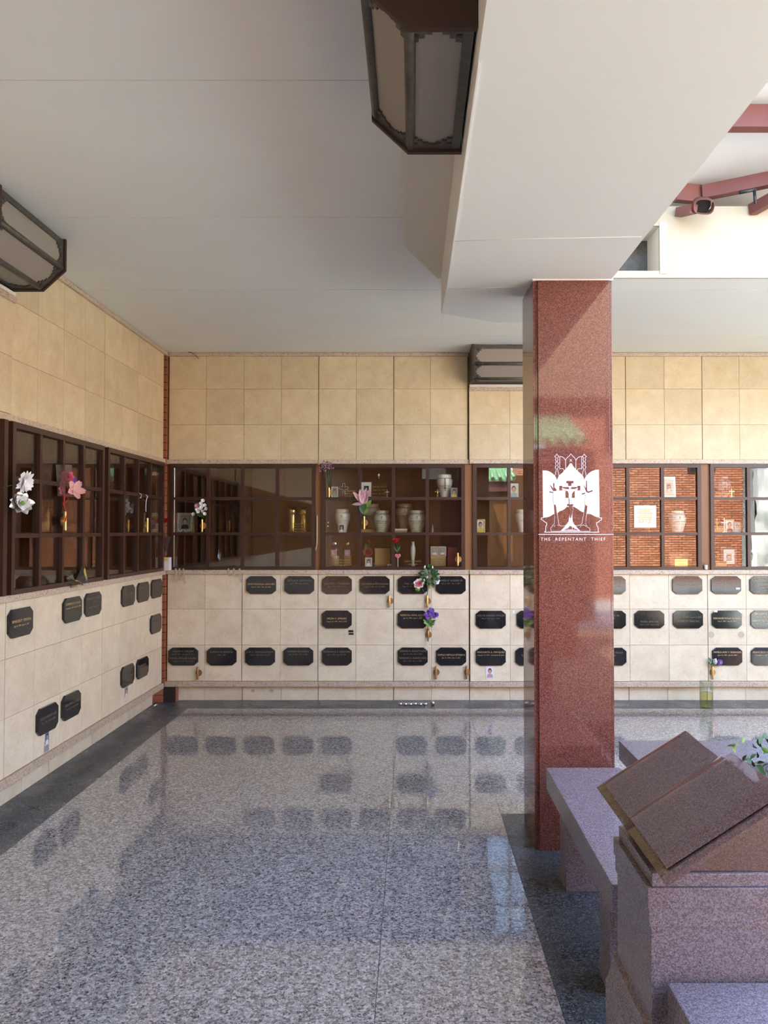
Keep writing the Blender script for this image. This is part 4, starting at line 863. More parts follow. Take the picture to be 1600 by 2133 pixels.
u = urn('grey urn with a hanging rosary at the top left of the last cabinet', 1506, 0, .150, .200, 'urn_g', 0.135, 'round', [], cr=False)
mb = MB().tube([(.0, -.077, .17), (.001, -.079, .09)], .002, 5); cross(mb, .001, -.082, .055, .036, .024, .006).build('rosary', 'black', u)
urn('tall cream urn seen on the second shelf of the cabinet behind the pillar', 1090, 1, .15, .21, 'urn_w', 0.135, 'tall', [('IN PEACE', .016)])
# glass jars with gold lids
def jar(px, label):
    t = onshelf('glass_jar', label, 'jar', px, 2, .13, 'clear jars with metal lids'); 
    MB().lathe([(.046, 0), (.050, .008), (.051, .15), (.044, .182), (.026, .196)], n=24).build('glass', 'clear', t)
    MB().lathe([(.038, .006), (.041, .01), (.041, .09), (.04, .095)], n=20).build('ashes', 'box', t)
    MB().lathe([(.029, .194), (.031, .197), (.031, .218), (.028, .222)], n=20).build('lid', 'brass' if px > 700 else 'silver', t)
    MB().box(-.026, .026, -.057, -.054, .095, .150).build('label', 'mauvep', t); MB().bloom((0, -.058, .125), (0, -1, 0), .018, 6, 2, .2).build('print', 'pink', t)
jar(697, 'clear glass jar with pink tag and silver lid, left of a pair'); jar(725, 'clear glass jar with pink tag and gold lid, right of a pair')
# glass nameplates: green tinted standing plates with pale letters
def nameplate(px, row, w, h, lines, label, dep=.05, col='gold', mat='clear'):
    t = onshelf('glass_nameplate', label, 'nameplate', px, row, dep, 'standing nameplates'); MB().box(-w/2, w/2, 0, .006, 0, h).build('plate', mat, t, bevel=.001)
    z = h*.78
    for s in lines: text('lettering', s, h/(len(lines)*1.5+.4), col, t, (0, -.001, z), maxw=w*.9); z -= h/(len(lines)+.2)
    return t
nameplate(622, 1, .165, .098, ['LOLITA G. REYES', 'OCT. 4, 1931', 'EMILIO REYES', 'AUG. 2, 2001'], 'clear nameplate in front of the two brass cylinders')
nameplate(714, 2, .17, .075, ['ROGELIO & ADELA', 'CORNELIO SANTOS', '1944 - 2005'], 'clear nameplate in front of the two glass jars')
nameplate(728, 0, .13, .075, ['IN LOVING MEMORY', 'MAY 7, 1938', 'JUNE 2, 1999'], 'clear nameplate behind the open silver cross')
nameplate(790, 0, .15, .135, ['Edward C. Aquino', 'May 14, 1949', 'March 30, 2007', 'EDWARD C. AQUINO'], 'tall clear nameplate right of the white matted picture', .16)
nameplate(794, 2, .15, .03, ['IN GOD WE TRUST'], 'low clear nameplate in front of the tan wooden box')
nameplate(860, 2, .165, .06, ['ELISEO A. ROMANO', '1931 - 2004'], 'clear nameplate in front of the tall white candle vase')
nameplate(915, 2, .17, .07, ['HERMINIA LIM', '1925 - 1999', 'ARTURO LIM'], 'clear nameplate below the twin portraits')
nameplate(1509, 0, .17, .05, ['IRENE MACASTIO RODRIGUEZ', 'Jan. 3, 1937 - June 28, 2003'], 'nameplate in front of the grey urn with rosary')
nameplate(1502, 2, .10, .05, ['IN MEMORY'], 'small gold nameplate left of the dark framed photograph', .05, 'black', 'box')
nameplate(1499, 1, .12, .055, ['BELOVED'], 'low gold nameplate left of the man in the suit', .06, 'black', 'box')
# brass cylinders
for px, h, lab in ((609, .235, 'tall brass cylinder with a wide crown, left of two'), (634, .230, 'tall brass cylinder with a wide crown, right of two')):
    t = onshelf('brass_cylinder', lab, 'cylinder', px, 1, .12, 'brass cylinders')
    MB().lathe([(.030, 0), (.032, .006), (.032, h-.075), (.030, h-.07)], n=24).build('body', 'brass', t)
    MB().lathe([(.032, h-.07), (.042, h-.066), (.042, h-.02), (.036, h-.016), (.036, h), (.01, h)], n=24).build('crown', 'brass', t)
# picture frames and prints
def person_print(t, w, h, shirt, bg, y=0.0, z0=0.0, hair='hair', nm='print'):
    MB().box(-w/2, w/2, y, y+.002, z0, z0+h).build(nm, bg, t)
    el = lambda cx, cz, a, b, yy, m_, n_: MB().prism([(cx+a*math.cos(2*PI*k/14), cz+b*math.sin(2*PI*k/14)) for k in range(14)], lambda p, q: (p[0], q, p[1]), yy-.0006, yy).build(n_, m_, t)
    MB().prism([(-w*.40, z0+.001), (w*.40, z0+.001), (w*.34, z0+h*.28), (w*.12, z0+h*.36), (-w*.12, z0+h*.36), (-w*.34, z0+h*.28)], lambda p, q: (p[0], q, p[1]), y-.0005, y).build('shirt', shirt, t)
    el(0, z0+h*.62, w*.25, h*.25, y-.0006, hair, 'hair'); el(0, z0+h*.56, w*.19, h*.19, y-.0013, 'skin', 'face')
def frame_pic(label, px, row, w, h, fm, shirt='white', bg='grey', bw=.014, dep=.08, mat_=None, tilt=0, cat='picture frame'):
    t = onshelf('picture_frame', label, cat, px, row, dep, 'standing pictures'); t.rotation_euler = (-.06, 0, tilt)
    MB().box(-w/2, w/2, 0, .012, 0, bw).box(-w/2, w/2, 0, .012, h-bw, h).box(-w/2, -w/2+bw, 0, .012, bw, h-bw).box(w/2-bw, w/2, 0, .012, bw, h-bw).build('frame', fm, t)
    if mat_: MB().box(-w/2+bw, w/2-bw, .003, .005, bw, h-bw).build('mount', mat_, t); person_print(t, (w-2*bw)*.5, (h-2*bw)*.5, shirt, bg, .001, h*.28)
    else: person_print(t, w-2*bw, h-2*bw, shirt, bg, .006, bw)
    return t
sf = frame_pic('ornate silver photo frame with a portrait in the first back cabinet', 384.5, 1, .152, .180, 'silver', 'black', 'grey', .032, .05)
mb = MB()
for k in range(60):
    s = k/60*4; a = s % 1; w, h = .152, .18
    x, z = [(-w/2+.015+a*(w-.03), .015), (w/2-.015, .015+a*(h-.03)), (w/2-.015-a*(w-.03), h-.015), (-w/2+.015, h-.015-a*(h-.03))][int(s)]
    mb.ball((x+R0.uniform(-.006, .006), -.002, z+R0.uniform(-.006, .006)), R0.uniform(.004, .008), 6, (1, .7, 1))
mb.build('ornament', 'silver', sf)
frame_pic('white matted picture in a dark frame left of the hanging cherub', 763, 0, .108, .150, 'maroon', 'white', 'black', .009, .06, 'white')
frame_pic('dark framed photograph with two figures on the bottom shelf of the last cabinet', 1519, 2, .145, .175, 'black', 'grey', 'grey', .022, .09, 'paper')
frame_pic('leaning portrait print of a person with a round face at the picture edge', 1567, 2, .085, .150, 'white', 'paper', 'paper', .004, .06, None, .12)
frame_pic('oval portrait with green mount beside the tan wooden box', 768, 2, .062, .080, 'urn_w', 'white', 'grey', .008, .06)
frame_pic('small pale picture behind the mauve flower holder', 697, 0, .060, .100, 'urn_w', 'teal', 'grey', .008, .07)
frame_pic('portrait of a person in a dark suit and tie in the last cabinet', 1521, 1, .080, .115, 'paper', 'black', 'paper', .002, .08)
frame_pic('small portrait print on a teal card beside the suited person', 1537, 1, .052, .095, 'paper', 'teal', 'teal', .003, .07)
frame_pic('portrait of a person in a gold arched frame left of the pillar', 1001, 1, .085, .120, 'brass', 'yellow', 'paper', .008, .07)
frame_pic('smiling portrait print at the top shelf just left of the pillar', 1071, 0, .085, .130, 'white', 'teal', 'paper', .003, .06)
frame_pic('large pale framed picture on the top shelf right of the pillar', 1395, 0, .13, .195, 'urn_w', 'paper', 'grey', .020, .10, 'paper', .15)
frame_pic('portrait print of a person in a yellow shirt leaning on the rosary urn', 946.5, 0, .066, .090, 'grey', 'yellow', 'grey', .002, .035)
t = onshelf('holy_card', 'small framed holy picture leaning on the white urn', 'card', 711.5, 1, .018, 'standing pictures'); MB().box(-.026, .026, 0, .004, 0, .074).build('frame', 'white', t); person_print(t, .042, .064, 'white', 'black', -.0005, .005)
# twin portraits on the box, red book, tan boxes
t = onshelf('wooden_box', 'tan wooden box under the twin portraits', 'box', 913, 2, .09, 'tan wooden boxes'); MB().box(-.068, .068, 0, .10, 0, .092).build('body', 'box', t, bevel=.002); MB().box(-.069, .069, -.001, .101, .078, .094).build('lid', 'box', t)
t = onshelf('wooden_box', 'tan wooden box with a plain front, right of the red rose', 'box', 796.5, 2, .12, 'tan wooden boxes'); MB().box(-.068, .068, 0, .09, 0, .160).build('body', 'box', t, bevel=.002); MB().box(-.069, .069, -.001, .091, .146, .163).build('lid', 'box', t)
t = onshelf('twin_portraits', 'two silver framed portraits joined side by side on the tan box', 'picture frame', 913.5, 2, .09, None, 0, .0945)
for s in (-1, 1):
    h_ = MB().box(-.035+s*.036, .035+s*.036, .004, .012, 0, .088).build('frame', 'silver', t); e_ = empty('portrait', (s*.036, .003, 0)); e_.parent = t
    MB().box(-.024+s*.036, .024+s*.036, .002, .004, .012, .076).build('print', 'grey', t); MB().ball((s*.036, .003, .048), .013, 8, (1, .12, 1.2)).build('face', 'skin', t); MB().ball((s*.036, .0036, .053), .016, 8, (1, .1, 1.1)).build('hair', 'hair', t); MB().box(-.018+s*.036, .018+s*.036, .0012, .002, .013, .03).build('shirt', 'paper', t)
    bpy.data.objects.remove(e_)
t = onshelf('red_book', 'red hardbound book standing at the right of the tan box', 'book', 945, 2, .15); MB().box(-.055, .055, 0, .025, 0, .172).build('cover', 'maroon', t, bevel=.002); MB().box(-.052, .0555, .004, .021, .003, .1725).build('pages', 'paper', t)
for px, lab in ((773, 'thin wooden block under the back urn behind the lily'),):
    t = onshelf('wooden_block', lab, 'block', px, 1, .22); MB().box(-.085, .075, -.06, .12, 0, .030).build('block', 'box', t, bevel=.002)
for k, (c_, lab) in enumerate((('box', 'lower tan block of the pair under the tan urn'), ('paper', 'upper white block of the pair under the tan urn'))):
    t = thing('block', lab, 'block', (shelf_x(836, .22), YB+.22, ZROW[1] + k*.0172)); MB().box(-.07, .055, -.09, .12, 0, .0168).build('slab', c_, t, bevel=.002)
# crosses
def standcross(px, row, h, w, b, mat, label, dep=.06, hollow=False):
    t = onshelf('standing_cross', label, 'cross', px, row, dep, 'standing crosses'); mb = MB()
    if hollow:
        a, c_, d, e_, f_ = b/2, w/2, h*.60, h*.60+b, h; out = [(-a, 0), (a, 0), (a, d), (c_, d), (c_, e_), (a, e_), (a, f_), (-a, f_), (-a, e_), (-c_, e_), (-c_, d), (-a, d)]
        for i in range(12):
            p, q = out[i], out[(i+1) % 12]; mb.tube([(p[0], 0, p[1]+.002), (q[0], 0, q[1]+.002)], .0026, 5)
    else: cross(mb, 0, 0, .004, h, w, b, .005); mb.box(-w*.3, w*.3, -.006, .012, 0, .005)
    mb.build('cross', mat, t); return t
standcross(716, 0, .125, .080, .020, 'silver', 'open outline silver cross on the top shelf', .05, True)
standcross(806.5, 0, .070, .045, .006, 'silver', 'small thin silver cross right of the tall nameplate')
t = standcross(911.5, 0, .075, .050, .012, 'copper', 'wood and gold crucifix left of the rosary urn', .035); MB().ball((0, -.004, .045), .009, 6, (.7, .5, 2.2)).build('figure', 'brass', t)
t = standcross(1525, 0, .080, .050, .007, 'brass', 'ornate gold cross in the top shelf of the last cabinet', .04); [MB().ball((x, 0, z), .007, 6).build('tip', 'brass', t) for x, z in ((0, .086), (-.026, .057), (.026, .057))]
standcross(1509, 1, .13, .066, .005, 'silver', 'thin silver crucifix left of the suited portrait', .05); standcross(1494, 1, .125, .04, .006, 'copper', 'thin dark crucifix at the left edge of the last cabinet', .05)
t = thing('cherub_charm', 'small white cherub charm hanging behind the glass', 'charm', (onY(789, 990).x, YB+.02, onY(789, 990).z)); MB().ball((0, 0, .004), .009, 8, (1, .5, 1.4)).build('head', 'white', t); MB().tube([(0, 0, -.005), (.001, 0, -.028)], .0028, 5).build('body', 'white', t); MB().ball((-.008, .0, 0), .005, 6, (.7, .4, 1.5)).build('wing', 'silver', t)
# bottom shelf: roses, tulip, candle vase, stones
t = onshelf('artificial_rose', 'dark red rose in the bottom compartment beside the oval portrait', 'flower', 767, 2, .12); MB().bloom((0, -.01, .125), (.1, -1, .2), .05, 8, 3, .4, 1.1).build('rose_petals', 'maroon', t); MB().tube([(0, 0, .11), (.0, .01, 0)], .003, 5).build('stem', 'stem', t); MB().leaf((-.01, -.01, .14), (-.2, 0, 1), (0, -1, 0), .07, .035).build('leaf', 'green', t); MB().bloom((.01, 0, .225), (.1, -.8, .4), .014, 5, 2, .9, 1.2).build('bud', 'redp', t); MB().tube([(.01, 0, .22), (-.004, 0, .14)], .002, 5).build('stem', 'stem', t)
t = thing('tulip', 'red artificial tulip on the divider of the urn cabinet', 'flower', (onY(826, 1127).x, YB-.025, onY(826, 1127).z)); MB().bloom((0, 0, -.015), (-.15, -.3, 1), .045, 6, 2, .95, 1.15).build('petals', 'redp', t); MB().tube([(0, 0, -.01), (.008, .0, -.05), (.01, .004, -.11)], .0025, 5).build('stem', 'stem', t)
for d in ((.3, -.2, .6), (-.3, -.2, .5), (.5, -.1, .9)): MB().leaf((.008, 0, -.10), d, (0, -1, 0), .06, .018).build('leaf', 'green', t)
t = thing('heart_pick', 'red heart pick on a white stick below the tulip', 'ornament', (onY(829, 1158).x, YB-.022, onY(829, 1158).z))
hp = [(16*math.sin(a)**3/17*.027, (13*math.cos(a)-5*math.cos(2*a)-2*math.cos(3*a)-math.cos(4*a))/17*.027) for a in [2*PI*k/28 for k in range(28)]]
MB().prism(hp, lambda p, q: (p[0], q, p[1]), 0, .004).build('rim', 'pink', t); MB().prism([(x*.8, z*.8) for x, z in hp], lambda p, q: (p[0], q, p[1]), -.001, 0).build('face', 'redp', t); text('lettering', 'I Love', .012, 'white', t, (0, -.0012, .006)); text('lettering', 'You', .012, 'white', t, (0, -.0012, -.006)); MB().tube([(0, .002, -.02), (.001, .002, -.10)], .0022, 6).build('stick', 'white', t)
t = onshelf('candle_vase', 'tall slim white candle vase in the bottom compartment', 'vase', 860.5, 2, .12); MB().lathe([(.018, 0), (.02, .005), (.012, .03), (.017, .07), (.024, .13), (.022, .17), (.013, .20), (.014, .225)], n=18).build('body', 'urn_w', t)
t = thing('white_stone', 'white shell stone lying in front of the tan box', 'stone', (shelf_x(812, .045), YB+.045, ZROW[2]+.012)); MB().ball((0, 0, 0), .022, 12, (1.1, .8, .55)).build('shell', 'white', t); MB().ball((0, -.014, .0), .008, 8, (1, .6, .7)).build('dimple', 'grey', t)
t = thing('white_figurine', 'tiny pale figurine in the right compartment of the middle shelf', 'figurine', (shelf_x(901, .06), YB+.06, ZROW[1])); MB().lathe([(.012, 0), (.010, .02), (.006, .045), (.008, .05), (.004, .06)], n=10).build('robe', 'grey', t); MB().ball((0, 0, .066), .006, 8).build('head', 'grey', t)
for k, (px, py) in enumerate(((683.5, 1088.5), (683, 1096))):
    t = thing('white_button', ['upper', 'lower'][k] + ' small pale button at the left of the white urn', 'button', onY(px, py, YB+.04)); MB().lathe([(.001, -.003), (.008, -.002), (.008, .002), (.001, .003)], n=10).build('disc', 'paper', t).rotation_euler = (PI/2, 0, 0)
# the square sheet with the longevity character
t = wall_thing('character_sheet', 'square white sheet with a gold character on the glass right of the pillar', 'sheet', 'back', 1344, 1076, .009)
MB().box(-.1, .1, -.0015, 0, -.1, .1).build('sheet', 'paper', t); text('character', '\u58fd', .15, 'gold', t, (0, -.0022, -.005))
t = onshelf('altar_stand', 'stepped reddish stand with a yellow nameplate on the bottom shelf', 'stand', 1418, 2, .10)
MB().box(-.10, .10, 0, .1, 0, .075).box(-.11, .11, -.005, .1, .075, .085).box(-.095, .095, 0, .1, .085, .105).box(-.11, .11, -.005, .1, .105, .115).build('body', 'woodp', t)
MB().box(-.058, .058, -.008, -.001, .004, .066).build('plate', 'brass', t); text('lettering', 'TERESITA M. SILVERIO', .011, 'black', t, (0, -.009, .048), maxw=.1); text('lettering', 'JULY 26, 1991', .009, 'black', t, (0, -.009, .022))
u = urn('cream urn on the middle shelf right of the character sheet', 1411, 1, .16, .20, 'urn_w', 0.135, 'round', [('MANUEL SILVERIO', .012)])
# small things on walls, ledges and floor
def wallprint(wall, px, py, w, h, label, shirt, bg, off=0, name='portrait_print'):
    t = wall_thing(name, label, 'print', wall, px, py, off); MB().box(-w/2, w/2, -.003, 0, -h/2, h/2).build('sleeve', 'paper', t); person_print(t, w*.88, h*.88, shirt, bg, -.0045, -h*.44); return t
wallprint('back', 1020.5, 1400, .077, .110, 'small portrait print of a smiling person in a sun hat under a plaque', 'mauvep', 'white', -.012)
wallprint('left', 96.5, 1537, .055, .085, 'blue holy card in a long clear sleeve on the left wall', 'white', 'blue'); t = wall_thing('card_sleeve', 'empty grey lower end of the holy card sleeve', 'sleeve', 'left', 96.5, 1556); MB().box(-.03, .03, -.002, 0, -.028, .038).build('sleeve', 'grey', t)
wallprint('left', 262, 1441, .075, .085, 'worn torn print below the left wall plaque', 'paper', 'grey')
for px, py, w, h, lab, wall, mt in ((731, 1314.8, .045, .020, 'upper of two small black stickers under the middle row plaque', 'back', 'black'), (731.5, 1320.5, .045, .018, 'lower of two small black stickers under the middle row plaque', 'back', 'black'), (1070, 1275, .02, .03, 'tiny white tag left of the pillar beside a plaque', 'back', 'white'), (1537.5, 1226, .035, .016, 'small white sticker on the top row plaque', 'back', 'white'), (1491, 1273.5, .03, .015, 'small white sticker at the corner of the bright lettered plaque', 'back', 'white'),
    (527, 1439, .03, .022, 'left one of two dirty paper scraps on the plinth', 'back', 'tape'), (566, 1438.5, .035, .022, 'right one of two dirty paper scraps on the plinth', 'back', 'tape')):
    t = wall_thing('sticker', lab, 'sticker', wall, px, py, .028 if py > 1430 else -.013 if px in (1070,) else -.0165 if px > 1480 else 0); MB().box(-w/2, w/2, -.0015, 0, -h/2, h/2).build('label', mt, t)
for k, (px, py) in enumerate(((1481.5, 1322), (1544, 1322))):
    t = wall_thing('holder_mark', ['left', 'right'][k] + ' round grey glue mark below the bright lettered plaque', 'mark', 'back', px, py); MB().disc_y(0, 0, 0, .029, -.0008, 20).build('mark', 'tape', t)
for k, (px, tx) in enumerate([(366, 6), (374, 2), (382, 8), (476, 5), (487, 7), (499, 9)]):
    t = wall_thing('tape_strip', 'peeling grey tape strip on the ledge, %s from the corner' % ORD[k], 'tape', 'back', px, 1188, -.024, 'peeling tape strips on the ledge')
    l = [.11, .09, .12, .05, .06, .11][k]; pts = [(0, 0.02, .018), (0, -.002, .014), (.001*tx, -.004, -.03), (.0012*tx, -.010, -l*.7), (.002*tx, -.006, -l)]
    vs = [(x+s*.008, y, z) for x, y, z in pts for s in (-1, 1)]; MB().add(vs, [(2*i, 2*i+1, 2*i+3, 2*i+2) for i in range(4)], True).build('strip', 'tape', t)
t = wall_thing('dried_twig', 'thin dried twig stuck at the ceiling trim near the corner', 'twig', 'back', 398, 730, -.03)
for pts in ([(-.05, 0, .03), (-.02, 0, -.01), (.03, -.01, -.035), (.075, -.02, -.08)], [(0, 0, -.02), (.005, 0, .03), (.0, 0, .07), (-.01, -.01, .10)], [(-.045, 0, -.005), (-.01, 0, -.02)], [(.0, 0, .04), (-.03, 0, .035)], [(.02, 0, .03), (.0, 0, .06)]): MB().tube(pts, .0022, 5).build('twig', 'mortar', t)
t = thing('votive_glass', 'small white votive glass on the ledge before the pilaster', 'candle', (shelf_x(1470, -.005), YB-.004, 1.1756)); MB().lathe([(.014, 0), (.016, .003), (.021, .06), (.020, .061)], n=16).build('glass', 'clear', t); MB().lathe([(.012, .003), (.0135, .005), (.017, .042), (.01, .043)], n=16).build('wax', 'white', t)
t = thing('grey_strip', 'long grey plastic pull strip on the pilaster between the cabinets', 'strip', (onY(660, 1110).x, YB+.004, 1.51)); MB().tube([(0, 0, .155), (.002, -.006, .10), (.001, -.006, -.10), (-.006, -.006, -.135), (-.014, -.002, -.16)], .0075, 6).build('strip', 'tape', t)
t = thing('glass_cylinder', 'tall clear glass cylinder half full of yellowish water on the floor', 'vase', (onY(1475.3, 1473, 6.72).x, 6.76, 0))
MB().lathe([(.048, 0), (.055, .004), (.056, .228), (.0545, .228), (.0535, .008), (.01, .006)], n=32).build('glass', 'clear', t); MB().lathe([(.050, .009), (.0525, .011), (.0525, .128), (.051, .129), (.001, .129)], n=32).build('water', 'liquid', t)
t0 = None
for k in range(6):
    lab = 'white tea light cup, %s from the left in the floor row' % ORD[k]
    loc = (onY(834 + k*10.4, 1464, 6.85).x, 6.85 + random.uniform(-.006, .006), 0)
    t = thing('tea_light', lab, 'candle', loc, 0, 'tea lights in a row on the floor')
    if k == 0:
        a = MB().lathe([(.015, 0), (.019, .002), (.022, .022), (.0205, .022), (.018, .006)], n=14).build('cup', 'silver', t); b = MB().lathe([(.016, .006), (.0195, .017), (.004, .018)], n=14).build('wax', 'white', t); c_ = MB().tube([(0, 0, .017), (.001, 0, .026)], .0008, 4).build('wick', 'black', t); t0 = (a, b, c_)
    else:
        for x in t0: c2 = x.copy(); COL.objects.link(c2); c2.parent = t
t = thing('tea_light', 'empty tea light cup lying on its side near the row end', 'candle', (onY(899, 1466, 6.8).x, 6.84, .017), 0, 'tea lights in a row on the floor'); o = t0[0].copy(); COL.objects.link(o); o.parent = t; o.rotation_euler = (0, PI/2, .5); o.location = (.0, 0, .004)
# things behind the left wall glass
def leftitem(name, label, cat, px, row, dep=.10):
    y = onX(px, 1105, XL-dep).y; return thing(name, label, cat, (XL-dep, y, ZROW[row]), PI/2)
t = leftitem('blue_carton', 'pale blue carton behind the glass of the far left cabinet', 'carton', 311, 2, .08); MB().box(-.04, .05, 0, .05, 0, .15).build('carton', 'teal', t, bevel=.002); MB().box(-.035, .045, -.001, 0, .01, .08).build('label', 'white', t)
t = leftitem('clear_vase', 'slim clear vase behind the glass of the near left cabinet', 'vase', 86, 1, .10); MB().lathe([(.03, 0), (.032, .004), (.03, .07), (.014, .11), (.012, .2), (.016, .21)], n=18).build('glass', 'clear', t)
t = leftitem('clear_jar', 'clear jar on the middle shelf of the far left cabinet', 'jar', 292, 1, .10); MB().lathe([(.035, 0), (.037, .004), (.036, .10), (.025, .13), (.025, .15)], n=18).build('glass', 'clear', t)
# ================================================================== LANTERNS
def lantern(label, loc, rz, L, top=.31, grp='bronze lanterns'):
    """local: x along the lantern, wall plane at y=0, body towards -y, z=0 the underside; a half octagon with a chamfered edge"""
    t = thing('lantern', label, 'lamp', loc, rz, grp)
    D, H, cx_, cz = .310, top, .185, .115
    sec = [(0, 0), (-cx_, 0), (-D, cz), (-D, H), (0, H)]                      # (y, z)
    def off(k):   # section shrunk towards the inside
        return [(-.006, k), (-cx_+k*.25, k), (-D+k, cz+k*.35), (-D+k, H-.004), (-.006, H-.004)]
    for x0, x1 in ((0, .018), (L-.018, L)):
        MB().prism(sec, lambda p, q: (q, p[0], p[1]), x0, x1).build('end_plate', 'lamp_d', t)
    MB().prism([(y*1.0, z+.0) for y, z in off(.012)], lambda p, q: (q, p[0], p[1]), .018, .028).build('end_rim', 'lamp', t); MB().prism(off(.012), lambda p, q: (q, p[0], p[1]), L-.028, L-.018).build('end_rim', 'lamp', t)
    MB().prism(off(.022), lambda p, q: (q, p[0], p[1]), .0285, L-.0285).build('panel_body', 'lampg', t)
    i = off(.012)
    for (y, z), (y2, z2) in ((i[1], i[1]), (i[2], i[2])):
        MB().tube([(.028, y+.006, z+.006), (L-.028, y+.006, z+.006)], .016, 6).build('bar', 'lamp', t)
    MB().box(.028, L-.028, -.034, -.006, .010, .030).build('bar', 'lamp', t); MB().box(.028, L-.028, -D+.012, -D+.034, H-.035, H-.006).build('bar', 'lamp', t)
    # stepped fretwork at both ends of each face
    faces = [((-.02, .0), (-cx_, .0)), ((-cx_, .0), (-D, cz)), ((-D, cz), (-D, H-.02))]
    for (a, b) in faces:
        A = Vector((0, *a)); B = Vector((0, *b)); u = (B-A).normalized(); l = (B-A).length
        nrm = Vector((0, -u.z, u.y)) if True else None
        cen = Vector((0, -D*.4, H*.5)); 
        if (A+B)/2 != cen and nrm.dot((A+B)/2-cen) < 0: nrm = -nrm
        for end in (0, 1):
            mb = MB()
            for (s0, s1, dx) in ((0, .20, .050), (.20, .30, .034), (.30, .42, .018), (.42, .58, .008), (.58, .70, .018), (.70, .80, .034), (.80, 1, .050)):
                x0, x1 = (.026, .026+dx+.006) if end == 0 else (L-.026-dx-.006, L-.026)
                p = [A + u*l*s0, A + u*l*s1]
                q0, q1 = [v - nrm*.013 for v in p]; r0, r1 = [v - nrm*.021 for v in p]
                mb.add([(x0, *q0.yz), (x1, *q0.yz), (x1, *q1.yz), (x0, *q1.yz), (x0, *r0.yz), (x1, *r0.yz), (x1, *r1.yz), (x0, *r1.yz)], [(0, 1, 2, 3), (7, 6, 5, 4), (0, 4, 5, 1), (1, 5, 6, 2), (2, 6, 7, 3), (3, 7, 4, 0)])
            mb.build('fretwork', 'lamp', t)
        mb = MB()
        for x0 in (.048, L-.060):
            for s0 in (.10, .80):
                p0 = A + u*l*s0 - nrm*.0120; p1 = A + u*l*(s0+.10) - nrm*.0120; q0 = p0 - nrm*.003; q1 = p1 - nrm*.003
                mb.add([(x0, *p0.yz), (x0+.012, *p0.yz), (x0+.012, *p1.yz), (x0, *p1.yz), (x0, *q0.yz), (x0+.012, *q0.yz), (x0+.012, *q1.yz), (x0, *q1.yz)], [(0, 1, 2, 3), (7, 6, 5, 4), (0, 4, 5, 1), (1, 5, 6, 2), (2, 6, 7, 3), (3, 7, 4, 0)])
        tag(mb.build('fret_hole', 'black', t), kind='stuff')
    return t
lantern('large bronze lantern with mesh panels hanging beside the white beam', (.168, 2.665, 2.832), -PI/2, .682, .215)
lantern('bronze lantern on the left wall under the ceiling, cut by the picture edge', (XL+.002, 3.575, 2.850), PI/2, .70, .289)
lantern('bronze lantern on the back wall half hidden by the red pillar', (bx(978), YB-.028, 2.847), 0, .70, .291)

# ================================================================== BENCHES
def bench(label, x0, x1, y0, y1, legs):
    t = thing('granite_bench', label, 'bench', ((x0+x1)/2, (y0+y1)/2, 0), 0, 'polished granite benches'); w, d = (x1-x0)/2, (y1-y0)/2
    MB().box(-w, w, -d, d, .353, .45).build('seat', 'mauve', t, bevel=.003)
    for a, b, c_, e_ in legs: MB().box(a-t.location.x, b-t.location.x, c_-t.location.y, e_-t.location.y, 0, .3525).build('leg', 'mauve', t, bevel=.002)
    return t
bench('mauve granite bench between the red pillar and the stone book', .608, .945, 2.40, 3.57, [(.650, .905, 3.33, 3.47), (.646, .905, 2.585, 2.725)])
bench('mauve granite bench in front of the stone book, cut off below', .608, .945, .55, 1.885, [(.650, .905, .7, .84), (.646, .905, 1.45, 1.60)])
bench('far mauve granite bench running right behind the pillar, mostly hidden by the book', 1.06, 2.35, 3.66, 4.03, [(1.15, 1.29, 3.71, 3.98), (2.1, 2.24, 3.71, 3.98)])
# ================================================================== STONE BOOK ON PEDESTAL
t = thing('book_pedestal', 'stepped mauve granite pedestal carrying a carved open stone book', 'pedestal', (.575, 1.90, 0))
W, D = .37, .31
MB().box(.0, W, .0, D, 0, .575).build('shaft', 'mauve', t, bevel=.002)
MB().box(-.005, W+.005, -.003, D+.003, .575, .620).build('band', 'mauve', t, bevel=.0015); MB().box(-.009, W+.009, -.006, D+.006, .6205, .668).build('band', 'mauve', t, bevel=.0015)
MB().box(.004, W-.004, .002, D-.002, .6685, .700).build('cap_slab', 'mauve', t, bevel=.002)
mb = MB(); ft = [(-.045, 0), (-.045, .24), (-.02, .29), (-.012, .30), (-.012, .335), (-.002, .35)]
mb.prism([(-.03, 0), (-.03, .26), (-.012, .30), (-.012, .33), (.0, .34), (.0, 0)], lambda p, q: (p[0], q, p[1]), -.02, D+.02).build('plinth_moulding', 'mauve', t)
mb = MB().prism([(-.03, 0), (-.03, .26), (-.012, .30), (-.012, .33), (.0, .34), (.0, 0)], lambda p, q: (q, p[0], p[1]), -.03, W+.02).build('plinth_moulding', 'mauve', t)
# wedge block under the book
A0 = math.radians(32.5)
wx0, wx1 = .03, .318
MB().prism([(wx0, .7005), (wx1, .7005), (wx1, .712+ (wx1-.0)*math.tan(A0)*.97), (wx0, .722+ (wx0)*math.tan(A0)*.9)], lambda p, q: (p[0], q, p[1]), .012, D-.012).build('wedge', 'bookg', t, bevel=.002)
